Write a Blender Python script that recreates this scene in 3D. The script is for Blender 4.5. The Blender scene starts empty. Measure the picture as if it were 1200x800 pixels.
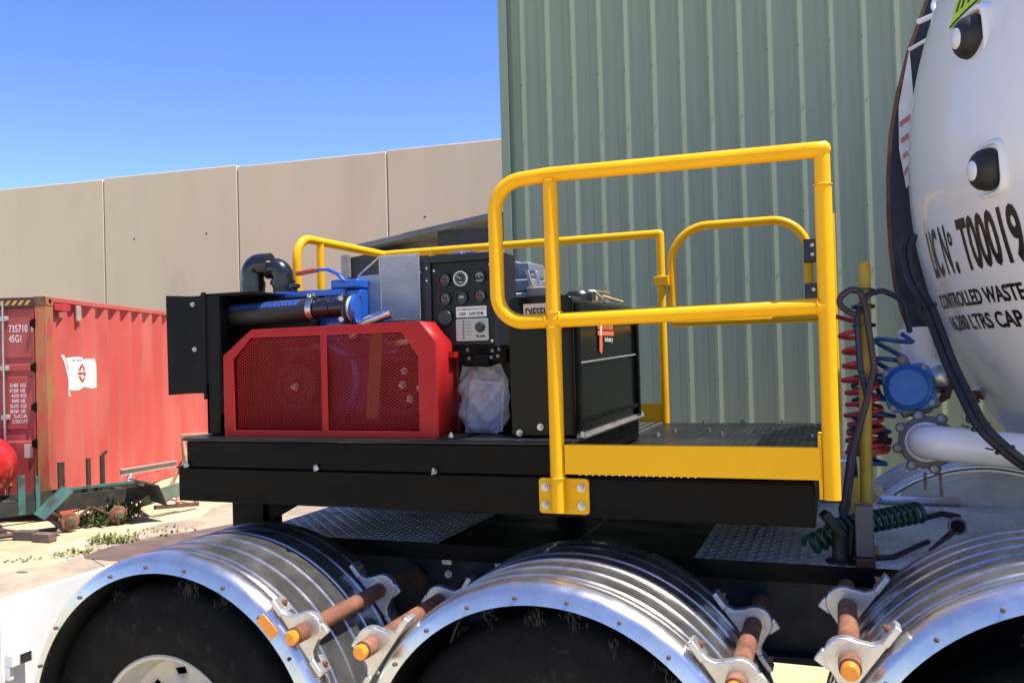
import bpy, bmesh, math, random
from math import sin, cos, pi, radians as R, sqrt, atan2
from mathutils import Vector as V, Matrix
random.seed(7)
S = bpy.context.scene
# ---------------------------------------------------------------- camera
th, ph, ro = R(20.67), R(0.86), R(1.6)
f0 = V((-sin(th), cos(th), 0)); r0 = V((cos(th), sin(th), 0)); u0 = V((0, 0, 1))
cf = cos(ph)*f0 + sin(ph)*u0; u1 = cos(ph)*u0 - sin(ph)*f0
cu = cos(ro)*u1 + sin(ro)*r0; cr = cos(ro)*r0 - sin(ro)*u1
cd = bpy.data.cameras.new('camera'); cam = bpy.data.objects.new('camera', cd); S.collection.objects.link(cam)
m = Matrix((cr, cu, -cf)).transposed().to_4x4(); m.translation = V((0, 0, 1.98)); cam.matrix_world = m
cd.lens = 30; cd.sensor_width = 36; cd.clip_start = 0.05; cd.clip_end = 3000
S.camera = cam
# ---------------------------------------------------------------- light
SUN_E, SUN_A = R(67), R(-3)
w = bpy.data.worlds.new('World'); S.world = w; w.use_nodes = True
nt = w.node_tree; bg = nt.nodes['Background']
sky = nt.nodes.new('ShaderNodeTexSky'); sky.sky_type = 'NISHITA'; sky.sun_disc = False
sky.sun_elevation = SUN_E; sky.sun_rotation = R(90) - SUN_A
sky.air_density = 1.0; sky.dust_density = 0.4; sky.ozone_density = 2.5
hsv = nt.nodes.new('ShaderNodeHueSaturation'); hsv.inputs['Hue'].default_value = .519; hsv.inputs['Saturation'].default_value = 1.26; hsv.inputs['Value'].default_value = .9
nt.links.new(sky.outputs[0], hsv.inputs['Color']); nt.links.new(hsv.outputs[0], bg.inputs[0]); bg.inputs[1].default_value = 0.12
sd = bpy.data.lights.new('sun', 'SUN'); sd.energy = 3.7; sd.angle = R(0.53); sd.color = (1, 0.95, 0.87)
sun = bpy.data.objects.new('sun', sd); S.collection.objects.link(sun)
sv = V((cos(SUN_E)*cos(SUN_A), cos(SUN_E)*sin(SUN_A), sin(SUN_E)))
sun.rotation_euler = sv.to_track_quat('Z', 'Y').to_euler(); sun.location = (3, 2, 20)
S.view_settings.view_transform = 'Standard'; S.view_settings.look = 'None'; S.view_settings.gamma = 1
S.view_settings.exposure = 1.17
S.render.engine = 'CYCLES'
# ---------------------------------------------------------------- materials
MATS = {}
def mat(name, col, rough=.5, metal=0, var=.12, scale=6, bump=0, bscale=60, col2=None, mix=(.45, .7), mscale=4, rvar=.12,
        coat=0, stretch=(1, 1, 1), spec=.5, detail=6, alpha=1, trans=0, col3=None, mix3=(.6, .75), m3scale=20):
    """Principled with noise-driven colour, wear colour, roughness and bump, in object space."""
    if name in MATS: return MATS[name]
    m = bpy.data.materials.new(name); m.use_nodes = True; MATS[name] = m
    t = m.node_tree; N = t.nodes; L = t.links; p = N['Principled BSDF']
    tc = N.new('ShaderNodeTexCoord'); mp = N.new('ShaderNodeMapping'); L.new(tc.outputs['Object'], mp.inputs[0])
    mp.inputs['Scale'].default_value = stretch
    def noise(s, d=detail):
        n = N.new('ShaderNodeTexNoise'); n.inputs['Scale'].default_value = s; n.inputs['Detail'].default_value = d
        n.inputs['Roughness'].default_value = .62; L.new(mp.outputs[0], n.inputs['Vector']); return n
    def ramp(src, a, b):
        r = N.new('ShaderNodeMapRange'); r.inputs[1].default_value = a; r.inputs[2].default_value = b
        L.new(src, r.inputs[0]); return r.outputs[0]
    def mixc(fac, c1, c2):
        x = N.new('ShaderNodeMix'); x.data_type = 'RGBA'
        if fac is not None: L.new(fac, x.inputs[0])
        for i, c in ((6, c1), (7, c2)):
            if isinstance(c, tuple): x.inputs[i].default_value = (*c, 1) if len(c) == 3 else c
            else: L.new(c, x.inputs[i])
        return x.outputs[2]
    n1 = noise(scale)
    lo = tuple(max(0, c*(1-var)) for c in col); hi = tuple(min(1, c*(1+var)) for c in col)
    c = mixc(ramp(n1.outputs[0], .3, .7), lo, hi)
    if col2: c = mixc(ramp(noise(mscale).outputs[0], *mix), c, col2)
    if col3: c = mixc(ramp(noise(m3scale).outputs[0], *mix3), c, col3)
    L.new(c, p.inputs['Base Color'])
    rr = N.new('ShaderNodeMapRange'); rr.inputs[1].default_value = .3; rr.inputs[2].default_value = .7
    rr.inputs[3].default_value = max(.02, rough-rvar); rr.inputs[4].default_value = min(1, rough+rvar)
    L.new(noise(scale*2.3).outputs[0], rr.inputs[0]); L.new(rr.outputs[0], p.inputs['Roughness'])
    p.inputs['Metallic'].default_value = metal; p.inputs['Specular IOR Level'].default_value = spec
    if coat: p.inputs['Coat Weight'].default_value = coat; p.inputs['Coat Roughness'].default_value = .08
    if trans: p.inputs['Transmission Weight'].default_value = trans
    if alpha < 1: p.inputs['Alpha'].default_value = alpha
    if bump:
        b = N.new('ShaderNodeBump'); b.inputs['Strength'].default_value = bump; b.inputs['Distance'].default_value = .01
        L.new(noise(bscale, 5).outputs[0], b.inputs['Height']); L.new(b.outputs[0], p.inputs['Normal'])
    return m
YEL = mat('yellow_enamel', (.86, .43, .006), .38, var=.04, scale=3, rvar=.08, spec=.2, bump=.05, bscale=25, col3=(.66, .30, .012), mix3=(.66, .76), m3scale=14, col2=(.80, .37, .006), mix=(.5, .7), mscale=2)
YDULL = mat('weathered_yellow_paint', (.42, .27, .02), .5, var=.25, scale=9, col2=(.22, .14, .03), mix=(.6, .75), mscale=12)
BLK = mat('black_gloss_paint', (.004, .0036, .0035), .42, var=.3, scale=4, rvar=.14, bump=.06, bscale=30, col2=(.011, .0095, .008), mix=(.55, .8), mscale=5, spec=.1, stretch=(.4, 1, 2.5), col3=(.035, .031, .027), mix3=(.69, .8), m3scale=9)
BLKP = mat('black_satin_plastic', (.014, .014, .016), .3, var=.2, rvar=.08)
RUB = mat('black_rubber_hose', (.016, .016, .017), .55, var=.3, bump=.1, bscale=80)
GREYP = mat('charcoal_panel_paint', (.022, .024, .03), .45, var=.12, bump=.08, bscale=200, spec=.25)
DRED = mat('red_guard_paint', (.36, .012, .014), .42, var=.08, rvar=.08, spec=.22, bump=.05, bscale=40)
BLUE = mat('blue_enamel', (.008, .09, .46), .3, var=.15, coat=.4, bump=.06, bscale=50)
DBLUE = mat('blue_actuator_paint', (.012, .10, .36), .38, var=.15, bump=.08, bscale=60)
ZINC = mat('zinc_steel', (.50, .50, .49), .36, 1, var=.15, scale=30)
ALU = mat('polished_aluminium', (.50, .48, .455), .29, .92, var=.12, scale=5, rvar=.09, bump=.05, bscale=14, col2=(.34, .325, .30), mix=(.5, .75), mscale=6, col3=(.33, .31, .28), mix3=(.66, .8), m3scale=16)
ALUT = mat('bright_aluminium_trim', (.66, .65, .64), .26, .92, var=.08, scale=8, rvar=.06, bump=.04, bscale=9, col3=(.62, .6, .57), mix3=(.7, .85), m3scale=7)
CAST = mat('cast_aluminium', (.62, .61, .6), .42, .85, var=.12, scale=20, bump=.15, bscale=90)
RUST = mat('rusty_pipe', (.19, .075, .04), .8, var=.35, scale=14, bump=.4, bscale=70, col2=(.34, .17, .10), mix=(.5, .68), mscale=9)
RUSTD = mat('dark_rust', (.10, .05, .035), .85, var=.4, scale=10, bump=.4, bscale=50, col2=(.20, .10, .06), mix=(.5, .7), mscale=8)
AMB = mat('amber_lens', (.85, .28, .01), .2, var=.1, coat=.6, bump=.25, bscale=140)
TYRE = mat('dusty_tyre_rubber', (.009, .009, .009), .85, var=.3, scale=8, bump=.25, bscale=40, col3=(.03, .028, .026), mix3=(.58, .74), m3scale=24, spec=.15)
RIMM = mat('grey_wheel_paint', (.50, .48, .45), .45, .2, var=.12, scale=8, col2=(.36, .31, .26), mix=(.58, .75), mscale=9)
NAVY = mat('navy_chassis_paint', (.012, .015, .03), .5, var=.3, scale=5, col2=(.028, .027, .026), mix=(.55, .75), mscale=6, bump=.1)
TANKW = mat('white_tank_paint', (.80, .77, .73), .22, var=.03, scale=3, col3=(.62, .57, .52), mix3=(.7, .84), m3scale=5, stretch=(1, 1, .5), rvar=.05, coat=.35, bump=.03, bscale=6, col2=(.66, .63, .60), mix=(.62, .8), mscale=3)
WHITE = mat('white_paint', (.78, .78, .77), .4, var=.04, col2=(.68, .66, .62), mix=(.62, .8))
TXT = mat('black_vinyl', (.012, .010, .010), .35)
TXTW = mat('white_stencil', (.72, .68, .65), .6, col2=(.5, .3, .27), mix=(.6, .72), mscale=30)
CONT = mat('faded_red_container_paint', (.54, .085, .068), .55, var=.08, scale=1.5, bump=.08, bscale=20, col2=(.60, .15, .115), mix=(.45, .7), mscale=1.2, stretch=(1, 1, .35), col3=(.30, .10, .06), mix3=(.7, .78), m3scale=5)
CONTD = mat('red_container_door_shaded', (.34, .05, .045), .5, var=.12, scale=3, bump=.08, bscale=30, col2=(.40, .09, .07), mix=(.5, .7), mscale=2)  # darker than the side: the door end's shade is painted into the red
CONTP = mat('rust_streaked_post_paint', (.48, .075, .055), .6, var=.15, scale=6, bump=.15, col2=(.36, .17, .05), mix=(.42, .58), mscale=7, stretch=(1, 1, .3), col3=(.15, .075, .04), mix3=(.6, .68), m3scale=12)
TRED = mat('glossy_red_tank_paint', (.52, .02, .018), .25, var=.08, coat=.5)
TGRN = mat('faded_green_trailer_paint', (.06, .16, .125), .6, var=.25, scale=5, bump=.15, col2=(.055, .045, .03), mix=(.52, .64), mscale=4)
TDRK = mat('dark_green_rust', (.03, .032, .024), .75, var=.35, scale=6, bump=.25, col2=(.08, .045, .025), mix=(.5, .65), mscale=5)
CONC = mat('precast_concrete', (.62, .53, .375), .9, var=.09, scale=.5, bump=.12, bscale=9, col2=(.52, .44, .305), mix=(.45, .72), mscale=.5, stretch=(1, 1, .3), col3=(.44, .36, .25), mix3=(.66, .8), m3scale=1.6, spec=.2)
SHED = mat('pale_eucalypt_cladding', (.255, .305, .225), .75, spec=.15, var=.04, scale=1, rvar=.08, stretch=(8, 8, .4), col2=(.225, .27, .195), mix=(.5, .75), mscale=1.6, bump=.03, bscale=5)
SAND = mat('pale_sand', (.50, .42, .26), .95, var=.16, scale=.9, bump=.6, bscale=6, col2=(.36, .29, .16), mix=(.5, .72), mscale=.5, col3=(.60, .53, .36), mix3=(.52, .7), m3scale=3.3, spec=.15)
TARM = mat('worn_sandy_asphalt', (.30, .235, .175), .95, var=.2, scale=3, bump=.5, bscale=90, col2=(.46, .37, .25), mix=(.42, .62), mscale=1.3, spec=.15)
APR = mat('pale_yard_gravel', (.40, .33, .22), .95, var=.2, scale=20, bump=.5, bscale=60, spec=.15)
BRICKM = mat('dark_weathered_block', (.11, .075, .06), .9, var=.3, scale=12, bump=.5, bscale=60)
LEAF = mat('yellow_green_weed', (.10, .13, .025), .6, var=.35, scale=9, col2=(.30, .26, .05), mix=(.5, .7), mscale=11)
LEAFD = mat('dark_green_weed', (.06, .095, .02), .6, var=.35, scale=9, col2=(.14, .15, .04), mix=(.5, .7), mscale=11)
MESHS = mat('galvanised_perforated_sheet', (.46, .45, .44), .45, .5, var=.12, scale=9)
GBOX = mat('grey_plastic_box', (.20, .215, .235), .45, var=.08)
GBOXL = mat('pale_grey_fitting', (.5, .5, .48), .4, .5)
PLAST = mat('clear_plastic_bag', (.75, .72, .74), .15, var=.03, alpha=.3, bump=.6, bscale=40, spec=1.0)
PAPER = mat('folded_paper', (.42, .39, .44), .8, var=.05)
DIAL = mat('gauge_dial_black', (.012, .012, .014), .25)
LBL = mat('label_white', (.72, .71, .69), .4, var=.03)
PLATE = mat('controller_plate', (.42, .45, .40), .42, var=.06)
REDM = mat('red_mark', (.55, .05, .035), .5)
WMARK = mat('white_mark', (.7, .7, .7), .5)
ORG = mat('orange_decal', (.75, .16, .06), .4)
BINM = mat('charcoal_bin_steel', (.022, .023, .027), .5, var=.3, bump=.1)
BINL = mat('grey_bin_lid', (.14, .145, .155), .5, var=.2, col2=(.2, .2, .2), mix=(.5, .7))
REDC = mat('red_coil_nylon', (.42, .03, .035), .4)
BLUC = mat('blue_coil_nylon', (.012, .075, .22), .4)
TEAL = mat('teal_coil_nylon', (.01, .06, .07), .4)
PURP = mat('maroon_air_line', (.05, .025, .035), .45)
GCOIL = mat('dark_green_coil', (.012, .055, .038), .42, var=.2)
CHKB = mat('black_checker_plate', (.012, .012, .012), .36, var=.3, scale=3, rvar=.14, col2=(.035, .033, .03), mix=(.5, .75), mscale=2.5, spec=.3)
CHKA = mat('aluminium_checker_plate', (.66, .65, .63), .5, .2, var=.15, scale=4, rvar=.1, col2=(.36, .35, .34), mix=(.5, .72), mscale=3)
HAZ = mat('hazard_yellow', (.55, .33, .04), .5)
LIME = mat('fluoro_yellow', (.55, .72, .01), .5)
STRAP = mat('brown_strap', (.24, .11, .06), .6)
GLASSD = mat('hose_blue_print', (.02, .08, .40), .5)
BEIGE = mat('diesel_label', (.60, .47, .36), .5, var=.05)
MUD = mat('dried_mud_fibres', (.042, .04, .036), .9)
# ---------------------------------------------------------------- mesh helpers
def lookat(d):
    d = V(d).normalized(); a = V((0, 0, 1)) if abs(d.z) < .9 else V((1, 0, 0))
    x = a.cross(d).normalized(); return x, d.cross(x), d
class MB:
    def __init__(s): s.v = []; s.f = []
    def add(s, vs, fs):
        n = len(s.v); s.v += [tuple(v) for v in vs]; s.f += [tuple(i+n for i in f) for f in fs]; return s
    def box(s, a, b, M=None):
        x0, y0, z0 = [min(p, q) for p, q in zip(a, b)]; x1, y1, z1 = [max(p, q) for p, q in zip(a, b)]
        vs = [V(p) for p in ((x0,y0,z0),(x1,y0,z0),(x1,y1,z0),(x0,y1,z0),(x0,y0,z1),(x1,y0,z1),(x1,y1,z1),(x0,y1,z1))]
        if M: vs = [M @ v for v in vs]
        return s.add(vs, [(0,3,2,1),(4,5,6,7),(0,1,5,4),(1,2,6,5),(2,3,7,6),(3,0,4,7)])
    def bar(s, p, q, w, h, up=(0, 0, 1)):
        p, q = V(p), V(q); d = (q-p).normalized(); x = d.cross(V(up)).normalized(); y = x.cross(d)
        vs = [c + x*a*w/2 + y*b*h/2 for c in (p, q) for a, b in ((-1,-1),(1,-1),(1,1),(-1,1))]
        return s.add(vs, [(0,1,2,3),(7,6,5,4),(0,4,5,1),(1,5,6,2),(2,6,7,3),(3,7,4,0)])
    def tube(s, pts, r, n=12, caps=True, close=False):
        pts = [V(p) for p in pts]; k = len(pts); rs = r if isinstance(r, (list, tuple)) else [r]*k
        vs = []; x = None
        for i, p in enumerate(pts):
            a = pts[(i-1) % k] if (close or i) else p; b = pts[(i+1) % k] if (close or i < k-1) else p
            d = (b-a).normalized()
            if x is None: x = lookat(d)[0]
            x = (x - d*x.dot(d)); x = x.normalized() if x.length > 1e-6 else lookat(d)[0]
            y = d.cross(x)
            vs += [p + (x*cos(2*pi*j/n) + y*sin(2*pi*j/n))*rs[i] for j in range(n)]
        fs = []
        for i in range(k if close else k-1):
            for j in range(n):
                a, b = i*n+j, i*n+(j+1) % n; c, d = ((i+1) % k)*n+(j+1) % n, ((i+1) % k)*n+j
                fs.append((a, b, c, d))
        if caps and not close: fs += [tuple(range(n-1, -1, -1)), tuple(range((k-1)*n, k*n))]
        return s.add(vs, fs)
    def cyl(s, p, q, r, n=16, r2=None): return s.tube([p, q], [r, r if r2 is None else r2], n)
    def lathe(s, c, axis, prof, n=32, a0=0, a1=2*pi, skip=None):
        """prof: (distance along axis, radius)."""
        x, y, d = lookat(axis); c = V(c); full = abs(a1-a0-2*pi) < 1e-6; m = n if full else n+1; k = len(prof)
        vs = [c + d*h + (x*cos(a0+(a1-a0)*i/n) + y*sin(a0+(a1-a0)*i/n))*r for i in range(m) for h, r in prof]
        fs = []
        for i in range(n):
            i2 = (i+1) % m
            for j in range(k-1):
                if skip and skip(i, j): continue
                fs.append((i*k+j, i2*k+j, i2*k+j+1, i*k+j+1))
        return s.add(vs, fs)
    def prism(s, poly, d):
        d = V(d); n = len(poly); vs = [V(p) for p in poly]+[V(p)+d for p in poly]
        return s.add(vs, [tuple(range(n-1, -1, -1)), tuple(range(n, 2*n))]+[(i, (i+1) % n, n+(i+1) % n, n+i) for i in range(n)])
    def quad(s, *p): return s.add(p, [tuple(range(len(p)))])
    def hexbolt(s, p, axis, r=.011, h=.009, washer=True):
        p = V(p); a = V(axis).normalized()
        if washer: r *= .78; s.tube([p, p+a*.003], r*1.35, 14); p = p+a*.003
        s.tube([p, p+a*h], r, 6); s.tube([p+a*h, p+a*(h+.005)], r*.5, 8); return s
    def build(s, name, mt, parent=None, bev=0, seg=2, ang=35, local=False, smooth=True, solid=0, kind=None):
        me = bpy.data.meshes.new(name)
        off = V((0, 0, 0))
        if parent is not None and not local: off = V(parent.get('origin', (0, 0, 0)))
        me.from_pydata([V(v)-off for v in s.v], [], s.f); me.validate(); me.update()
        b = bmesh.new(); b.from_mesh(me); bmesh.ops.recalc_face_normals(b, faces=b.faces); b.to_mesh(me); b.free()
        o = bpy.data.objects.new(name, me); S.collection.objects.link(o)
        for q in (mt if isinstance(mt, list) else [mt]): me.materials.append(q)
        if smooth:
            me.polygons.foreach_set('use_smooth', [True]*len(me.polygons)); me.set_sharp_from_angle(angle=R(ang))
        if parent is not None: o.parent = parent; o['origin'] = tuple(off)
        if solid: md = o.modifiers.new('solid', 'SOLIDIFY'); md.thickness = solid; md.offset = -1
        if bev: md = o.modifiers.new('bevel', 'BEVEL'); md.width = bev; md.segments = seg; md.limit_method = 'ANGLE'; md.angle_limit = R(40)
        if kind: o['kind'] = kind
        return o
def tag(o, label, cat, group=None):
    o['label'] = label; o['category'] = cat
    if group: o['group'] = group
    return o
def thing(name, label, cat, loc=(0, 0, 0), group=None, rotz=0):
    o = bpy.data.objects.new(name, None); S.collection.objects.link(o); o.location = loc; o.rotation_euler = (0, 0, rotz)
    o.empty_display_size = .1; o['origin'] = tuple(loc); return tag(o, label, cat, group)
def struct(o): o['kind'] = 'structure'; return o
def fillet(pts, rad, n=7, close=False):
    pts = [V(p) for p in pts]; out = []
    k = len(pts)
    for i, p in enumerate(pts):
        if not close and i in (0, k-1): out.append(p); continue
        a = (pts[i-1]-p); b = (pts[(i+1) % k]-p); r = rad[i] if isinstance(rad, (list, tuple)) else rad
        if r <= 0 or a.angle(b) > pi-.01: out.append(p); continue
        an = a.angle(b); t = min(r/math.tan(an/2), a.length*.49, b.length*.49); rr = t*math.tan(an/2)
        a.normalize(); b.normalize(); c = p + (a+b).normalized()*(rr/sin(an/2))
        s0 = p+a*t-c; s1 = p+b*t-c; tot = s0.angle(s1)
        for j in range(n+1):
            u = j/n
            out.append(c + (s0*sin((1-u)*tot) + s1*sin(u*tot))/sin(tot))
    return out
def text_mesh(body, height, origin, right, up, name, mt, parent, squeeze=1, bold=0, surf=None, align='LEFT', width=None, lift=.0015, local=False, spacing=1, kind=None):
    """Lettering as real geometry, laid on a plane, or on a surface through surf(point)."""
    cu_ = bpy.data.curves.new('lettering', 'FONT'); cu_.body = body; cu_.size = 1; cu_.offset = bold; cu_.space_character = spacing
    cu_.resolution_u = 3
    o = bpy.data.objects.new('lettering', cu_); S.collection.objects.link(o)
    dg = bpy.context.evaluated_depsgraph_get(); me = bpy.data.meshes.new_from_object(o.evaluated_get(dg))
    b = bmesh.new(); b.from_mesh(me)
    bmesh.ops.triangulate(b, faces=b.faces)
    if surf: bmesh.ops.subdivide_edges(b, edges=[e for e in b.edges if e.calc_length() > .25], cuts=2)
    bpy.data.objects.remove(o); bpy.data.curves.remove(cu_)
    xs = [v.co.x for v in b.verts]; x0, x1 = min(xs), max(xs); cap = .70
    sc = height/cap; sx = (width/(x1-x0)) if width else sc*squeeze
    dx = -x0 if align == 'LEFT' else -(x0+x1)/2
    ri, up = V(right), V(up); nrm = ri.cross(up)
    vs = []
    for v in b.verts:
        p = V(origin) + ri*(v.co.x+dx)*sx + up*v.co.y*sc + nrm*lift
        vs.append(surf(p) if surf else p)
    mb = MB(); mb.add(vs, [tuple(x.index for x in f.verts) for f in b.faces]); b.free(); bpy.data.meshes.remove(me)
    return mb.build(name, mt, parent, smooth=False, local=local, kind=kind)
def bolt(p, axis, parent, r=.011, h=.009, mt=None, name='bolt'): return MB().hexbolt(p, axis, r, h).build(name, mt or ZINC, parent)
def copy_tree(o, parent=None):
    c = o.copy(); S.collection.objects.link(c); c.parent = parent
    for ch in list(o.children): copy_tree(ch, c)
    return c
X3 = V((1, 0, 0)); Y3 = V((0, 1, 0)); Z3 = V((0, 0, 1)); NY = V((0, -1, 0))
exec_order = []
# ================================================================ SETTING
def gh(x, y):
    d = max(abs(x+.5)-4.0, abs(y-2.6)-2.7, 0)/1.2
    t = min(1, d); return .15*(1-t*t*(3-2*t))
g = MB()
cs = [-400, -200, -100, -60, -40, -30, -25, -21] + [-18+i*.5 for i in range(73)] + [21, 25, 30, 40, 60, 100, 200, 400]
rnd = random.Random(3)
n = len(cs)
g.v = [(x, y+6, gh(x, y+6) + (rnd.uniform(-.02, .02) if (abs(x) > 5.5 or y > .5) and abs(x) < 21 else 0)) for x in cs for y in cs]
g.f = [(i*n+j, (i+1)*n+j, (i+1)*n+j+1, i*n+j+1) for i in range(n-1) for j in range(n-1)]
struct(g.build('ground', SAND, ang=180))
left = [(-7.75,4.2),(-7.55,5.2),(-7.5,6.0),(-7.25,6.4),(-7.45,6.8),(-7.75,7.15),(-7.55,7.7),(-7.8,8.1),(-7.6,8.7),(-7.9,9.4),(-7.8,10.2),(-8.3,11.2),(-8.2,12.5)]
lp = fillet([(a, b, 0) for a, b in left], .25, 4)
lp = [V((p.x+rnd.uniform(-.05, .05), p.y+rnd.uniform(-.04, .04), .028)) for p in lp]
struct(MB().prism([V((-2.7, 4.2, .028))]+lp+[V((-2.7, 12.5, .028))], (0, 0, -.05)).build('asphalt_strip', TARM, smooth=False))
DTAR = mat('dark_brown_tarmac', (.15, .10, .082), .95, var=.25, scale=4, bump=.5, bscale=90, col2=(.26, .20, .15), mix=(.55, .7), mscale=2.5, spec=.15)
dpch = fillet([(-7.25, 6.6, .034), (-7.36, 7.1, .034), (-7.3, 7.6, .034), (-7.02, 8.0, .034), (-6.75, 8.7, .034), (-4.6, 8.9, .034), (-4.2, 6.6, .034)], .15, 4, True)
struct(MB().prism([V((p.x+rnd.uniform(-.03, .03), p.y+rnd.uniform(-.03, .03), p.z)) for p in dpch], (0, 0, -.004)).build('tarmac_patch', DTAR, smooth=False))
lp2 = [V((p.x+1.05+rnd.uniform(-.12, .12), p.y, .034)) for p in lp if 4.5 < p.y < 8.3]
# ---------------------------------------------------------------- precast wall
wall = thing('precast_wall', 'tall beige precast concrete wall across the back of the yard', 'wall', (-25.4, 20.35, 0), rotz=math.atan2(1.4, 17.3))
seams = [-11.0, -6.06, -.91, 3.95, 8.81, 13.69, 18.6, 23.5]
for i in range(len(seams)-1):
    a, b = seams[i]+.018, seams[i+1]-.018
    z = 7.87+(-.012, .01, .0, .03, -.02, .012, 0)[i]
    MB().box((a, 0, -.3), (b, .2, z)).build('wall_panel', CONC, wall, bev=.02, local=True)
    for q in (a+1.1, b-1.1):
        MB().cyl((q, -.002, 5.9), (q, .02, 5.9), .035, 10).build('lifting_plug', RUSTD if rnd.random() < .3 else CONC, wall, local=True)
for s in seams[1:-1]:
    MB().box((s-.019, .05, -.3), (s+.019, .14, 7.84)).build('joint_sealant', mat('joint_grey', (.22, .19, .17), .9), wall, local=True)
# ---------------------------------------------------------------- green shed
shed = thing('clad_shed', 'tall green corrugated metal shed behind the yellow railings', 'shed', (-2.46, 6.5, 0))
SP, SH = .2125, 5.6
def rib(x0):   # narrow step on the left, long shallow shoulder on the right
    return [(x0, 0), (x0+.055, 0), (x0+.066, -.007), (x0+.08, 0), (x0+.124, 0), (x0+.137, -.019), (x0+.147, -.020), (x0+.2125, 0)]
for k in range(14):
    pr = []
    for j in range(4): pr += rib(.015+k*4*SP+j*SP)[:-1] if j < 3 else rib(.015+k*4*SP+j*SP)
    mb = MB(); dz = rnd.uniform(-.0015, .0015)
    top = [(x, y+dz, SH) for x, y in pr]; bot = [(x, y+dz, .05) for x, y in pr]; q = len(pr)
    mb.add(bot+top, [(i, i+1, q+i+1, q+i) for i in range(q-1)])
    mb.build('cladding_sheet', SHED, shed, local=True, ang=4)
sc = MB()
for k in range(56):
    for z in (1.75, 2.95, 4.15, 5.35): sc.tube([(.015+k*SP+.143, -.024, z), (.015+k*SP+.143, -.030, z)], .006, 6)
sc.build('roofing_screw', mat('screw_head', (.10, .12, .10), .5), shed, local=True, kind='stuff')
MB().box((-.02, -.045, 0), (.05, -.038, SH)).box((-.02, -.038, 0), (-.013, .12, SH)).build('corner_flashing', SHED, shed, local=True)
MB().box((-.01, .06, 0), (.0, 12, SH)).box((11.9, .06, 0), (11.95, 12, SH)).box((0, 11.95, 0), (11.9, 12, SH)).build('side_wall', SHED, shed, local=True)
MB().prism([(-.05, .0, SH), (12.1, .0, SH), (12.1, 6, SH+.9), (-.05, 6, SH+.9)], (0, 0, .03)).prism([(-.15, 6.0, SH+.9), (12.1, 6.0, SH+.9), (12.1, 12.1, SH), (-.15, 12.1, SH)], (0, 0, .03)).build('roof', SHED, shed, local=True)
# ---------------------------------------------------------------- shipping container
ct = thing('shipping_container', 'faded red shipping container with a white flag emblem on its corrugated side', 'container', (-9.5, 8.18, 0), rotz=th)
CL, CW, CH = 12.19, 2.438, 2.896
def corr(y):
    p = .39; t = ((y-.24) % p)*.278/.39
    if t < .072: k = 0
    elif t < .139: k = (t-.072)/.067
    elif t < .211: k = 1
    else: k = 1-(t-.211)/.067
    return -.066+.055*k
mb = MB(); ys = [.17]
y = .24
while y < CL-.2:
    ys += [y, y+.101, y+.195, y+.296]; y += .39
q = len(ys)
mb.add([(corr(y+1e-6), y, .16) for y in ys]+[(corr(y+1e-6), y, CH-.06) for y in ys], [(i, i+1, q+i+1, q+i) for i in range(q-1)])
mb.build('side_wall', CONT, ct, local=True, ang=20)
MB().box((-CW+.01, .1, .16), (-CW+.05, CL-.1, CH-.03)).box((-CW, CL-.06, .1), (0, CL, CH-.1)).build('end_wall', CONT, ct, local=True)
MB().box((-CW+.03, .06, CH-.05), (-.03, CL-.06, CH-.02)).build('roof', CONT, ct, local=True)
MB().box((-.062, .17, CH-.065), (0, CL-.17, CH-.004)).build('top_rail', CONT, ct, bev=.004, local=True)
MB().box((-.05, .17, .02), (0, CL-.17, .16)).build('bottom_rail', CONT, ct, bev=.004, local=True)
for x in (-.15, -CW):
    for y in (0, CL-.17):
        MB().box((x, y, .12), (x+.15, y+.165, CH-.12)).build('corner_post', CONTP if (x > -1 and y == 0) else CONT, ct, bev=.004, local=True)
        for z in (0, CH-.118):
            c = MB().box((x-.003, y-.004, z), (x+.156, y+.174, z+.12)).build('corner_casting', CONTP, ct, bev=.008, local=True)
            if x > -1 and y == 0:
                MB().tube([(.157, .085, z+.06), (.1575, .085, z+.06)] if 0 else [(.0035+.003, .085, z+.06), (.0045+.003, .085, z+.06)], .032, 14).build('casting_hole', BLK, c, local=True)
                MB().box((-.153, -.0055, z+.002), (-.002, -.0045, z+.118)).build('casting_face', RUSTD, c, local=True)
MB().box((-CW+.15, .0, CH-.135), (-.153, .1, CH-.006)).build('door_header', mat('dark_header_paint', (.06, .02, .022), .6, var=.3), ct, bev=.003, local=True)
hs = MB()
for k in range(22):
    x = -.48-k*.085+.28
    if -CW+.2 < x < -.24: hs.quad((x, -.0015, CH-.105), (x+.045, -.0015, CH-.105), (x+.09, -.0015, CH-.045), (x+.045, -.0015, CH-.045))
hs.build('hazard_stripe', HAZ, ct, local=True, smooth=False)
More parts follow.
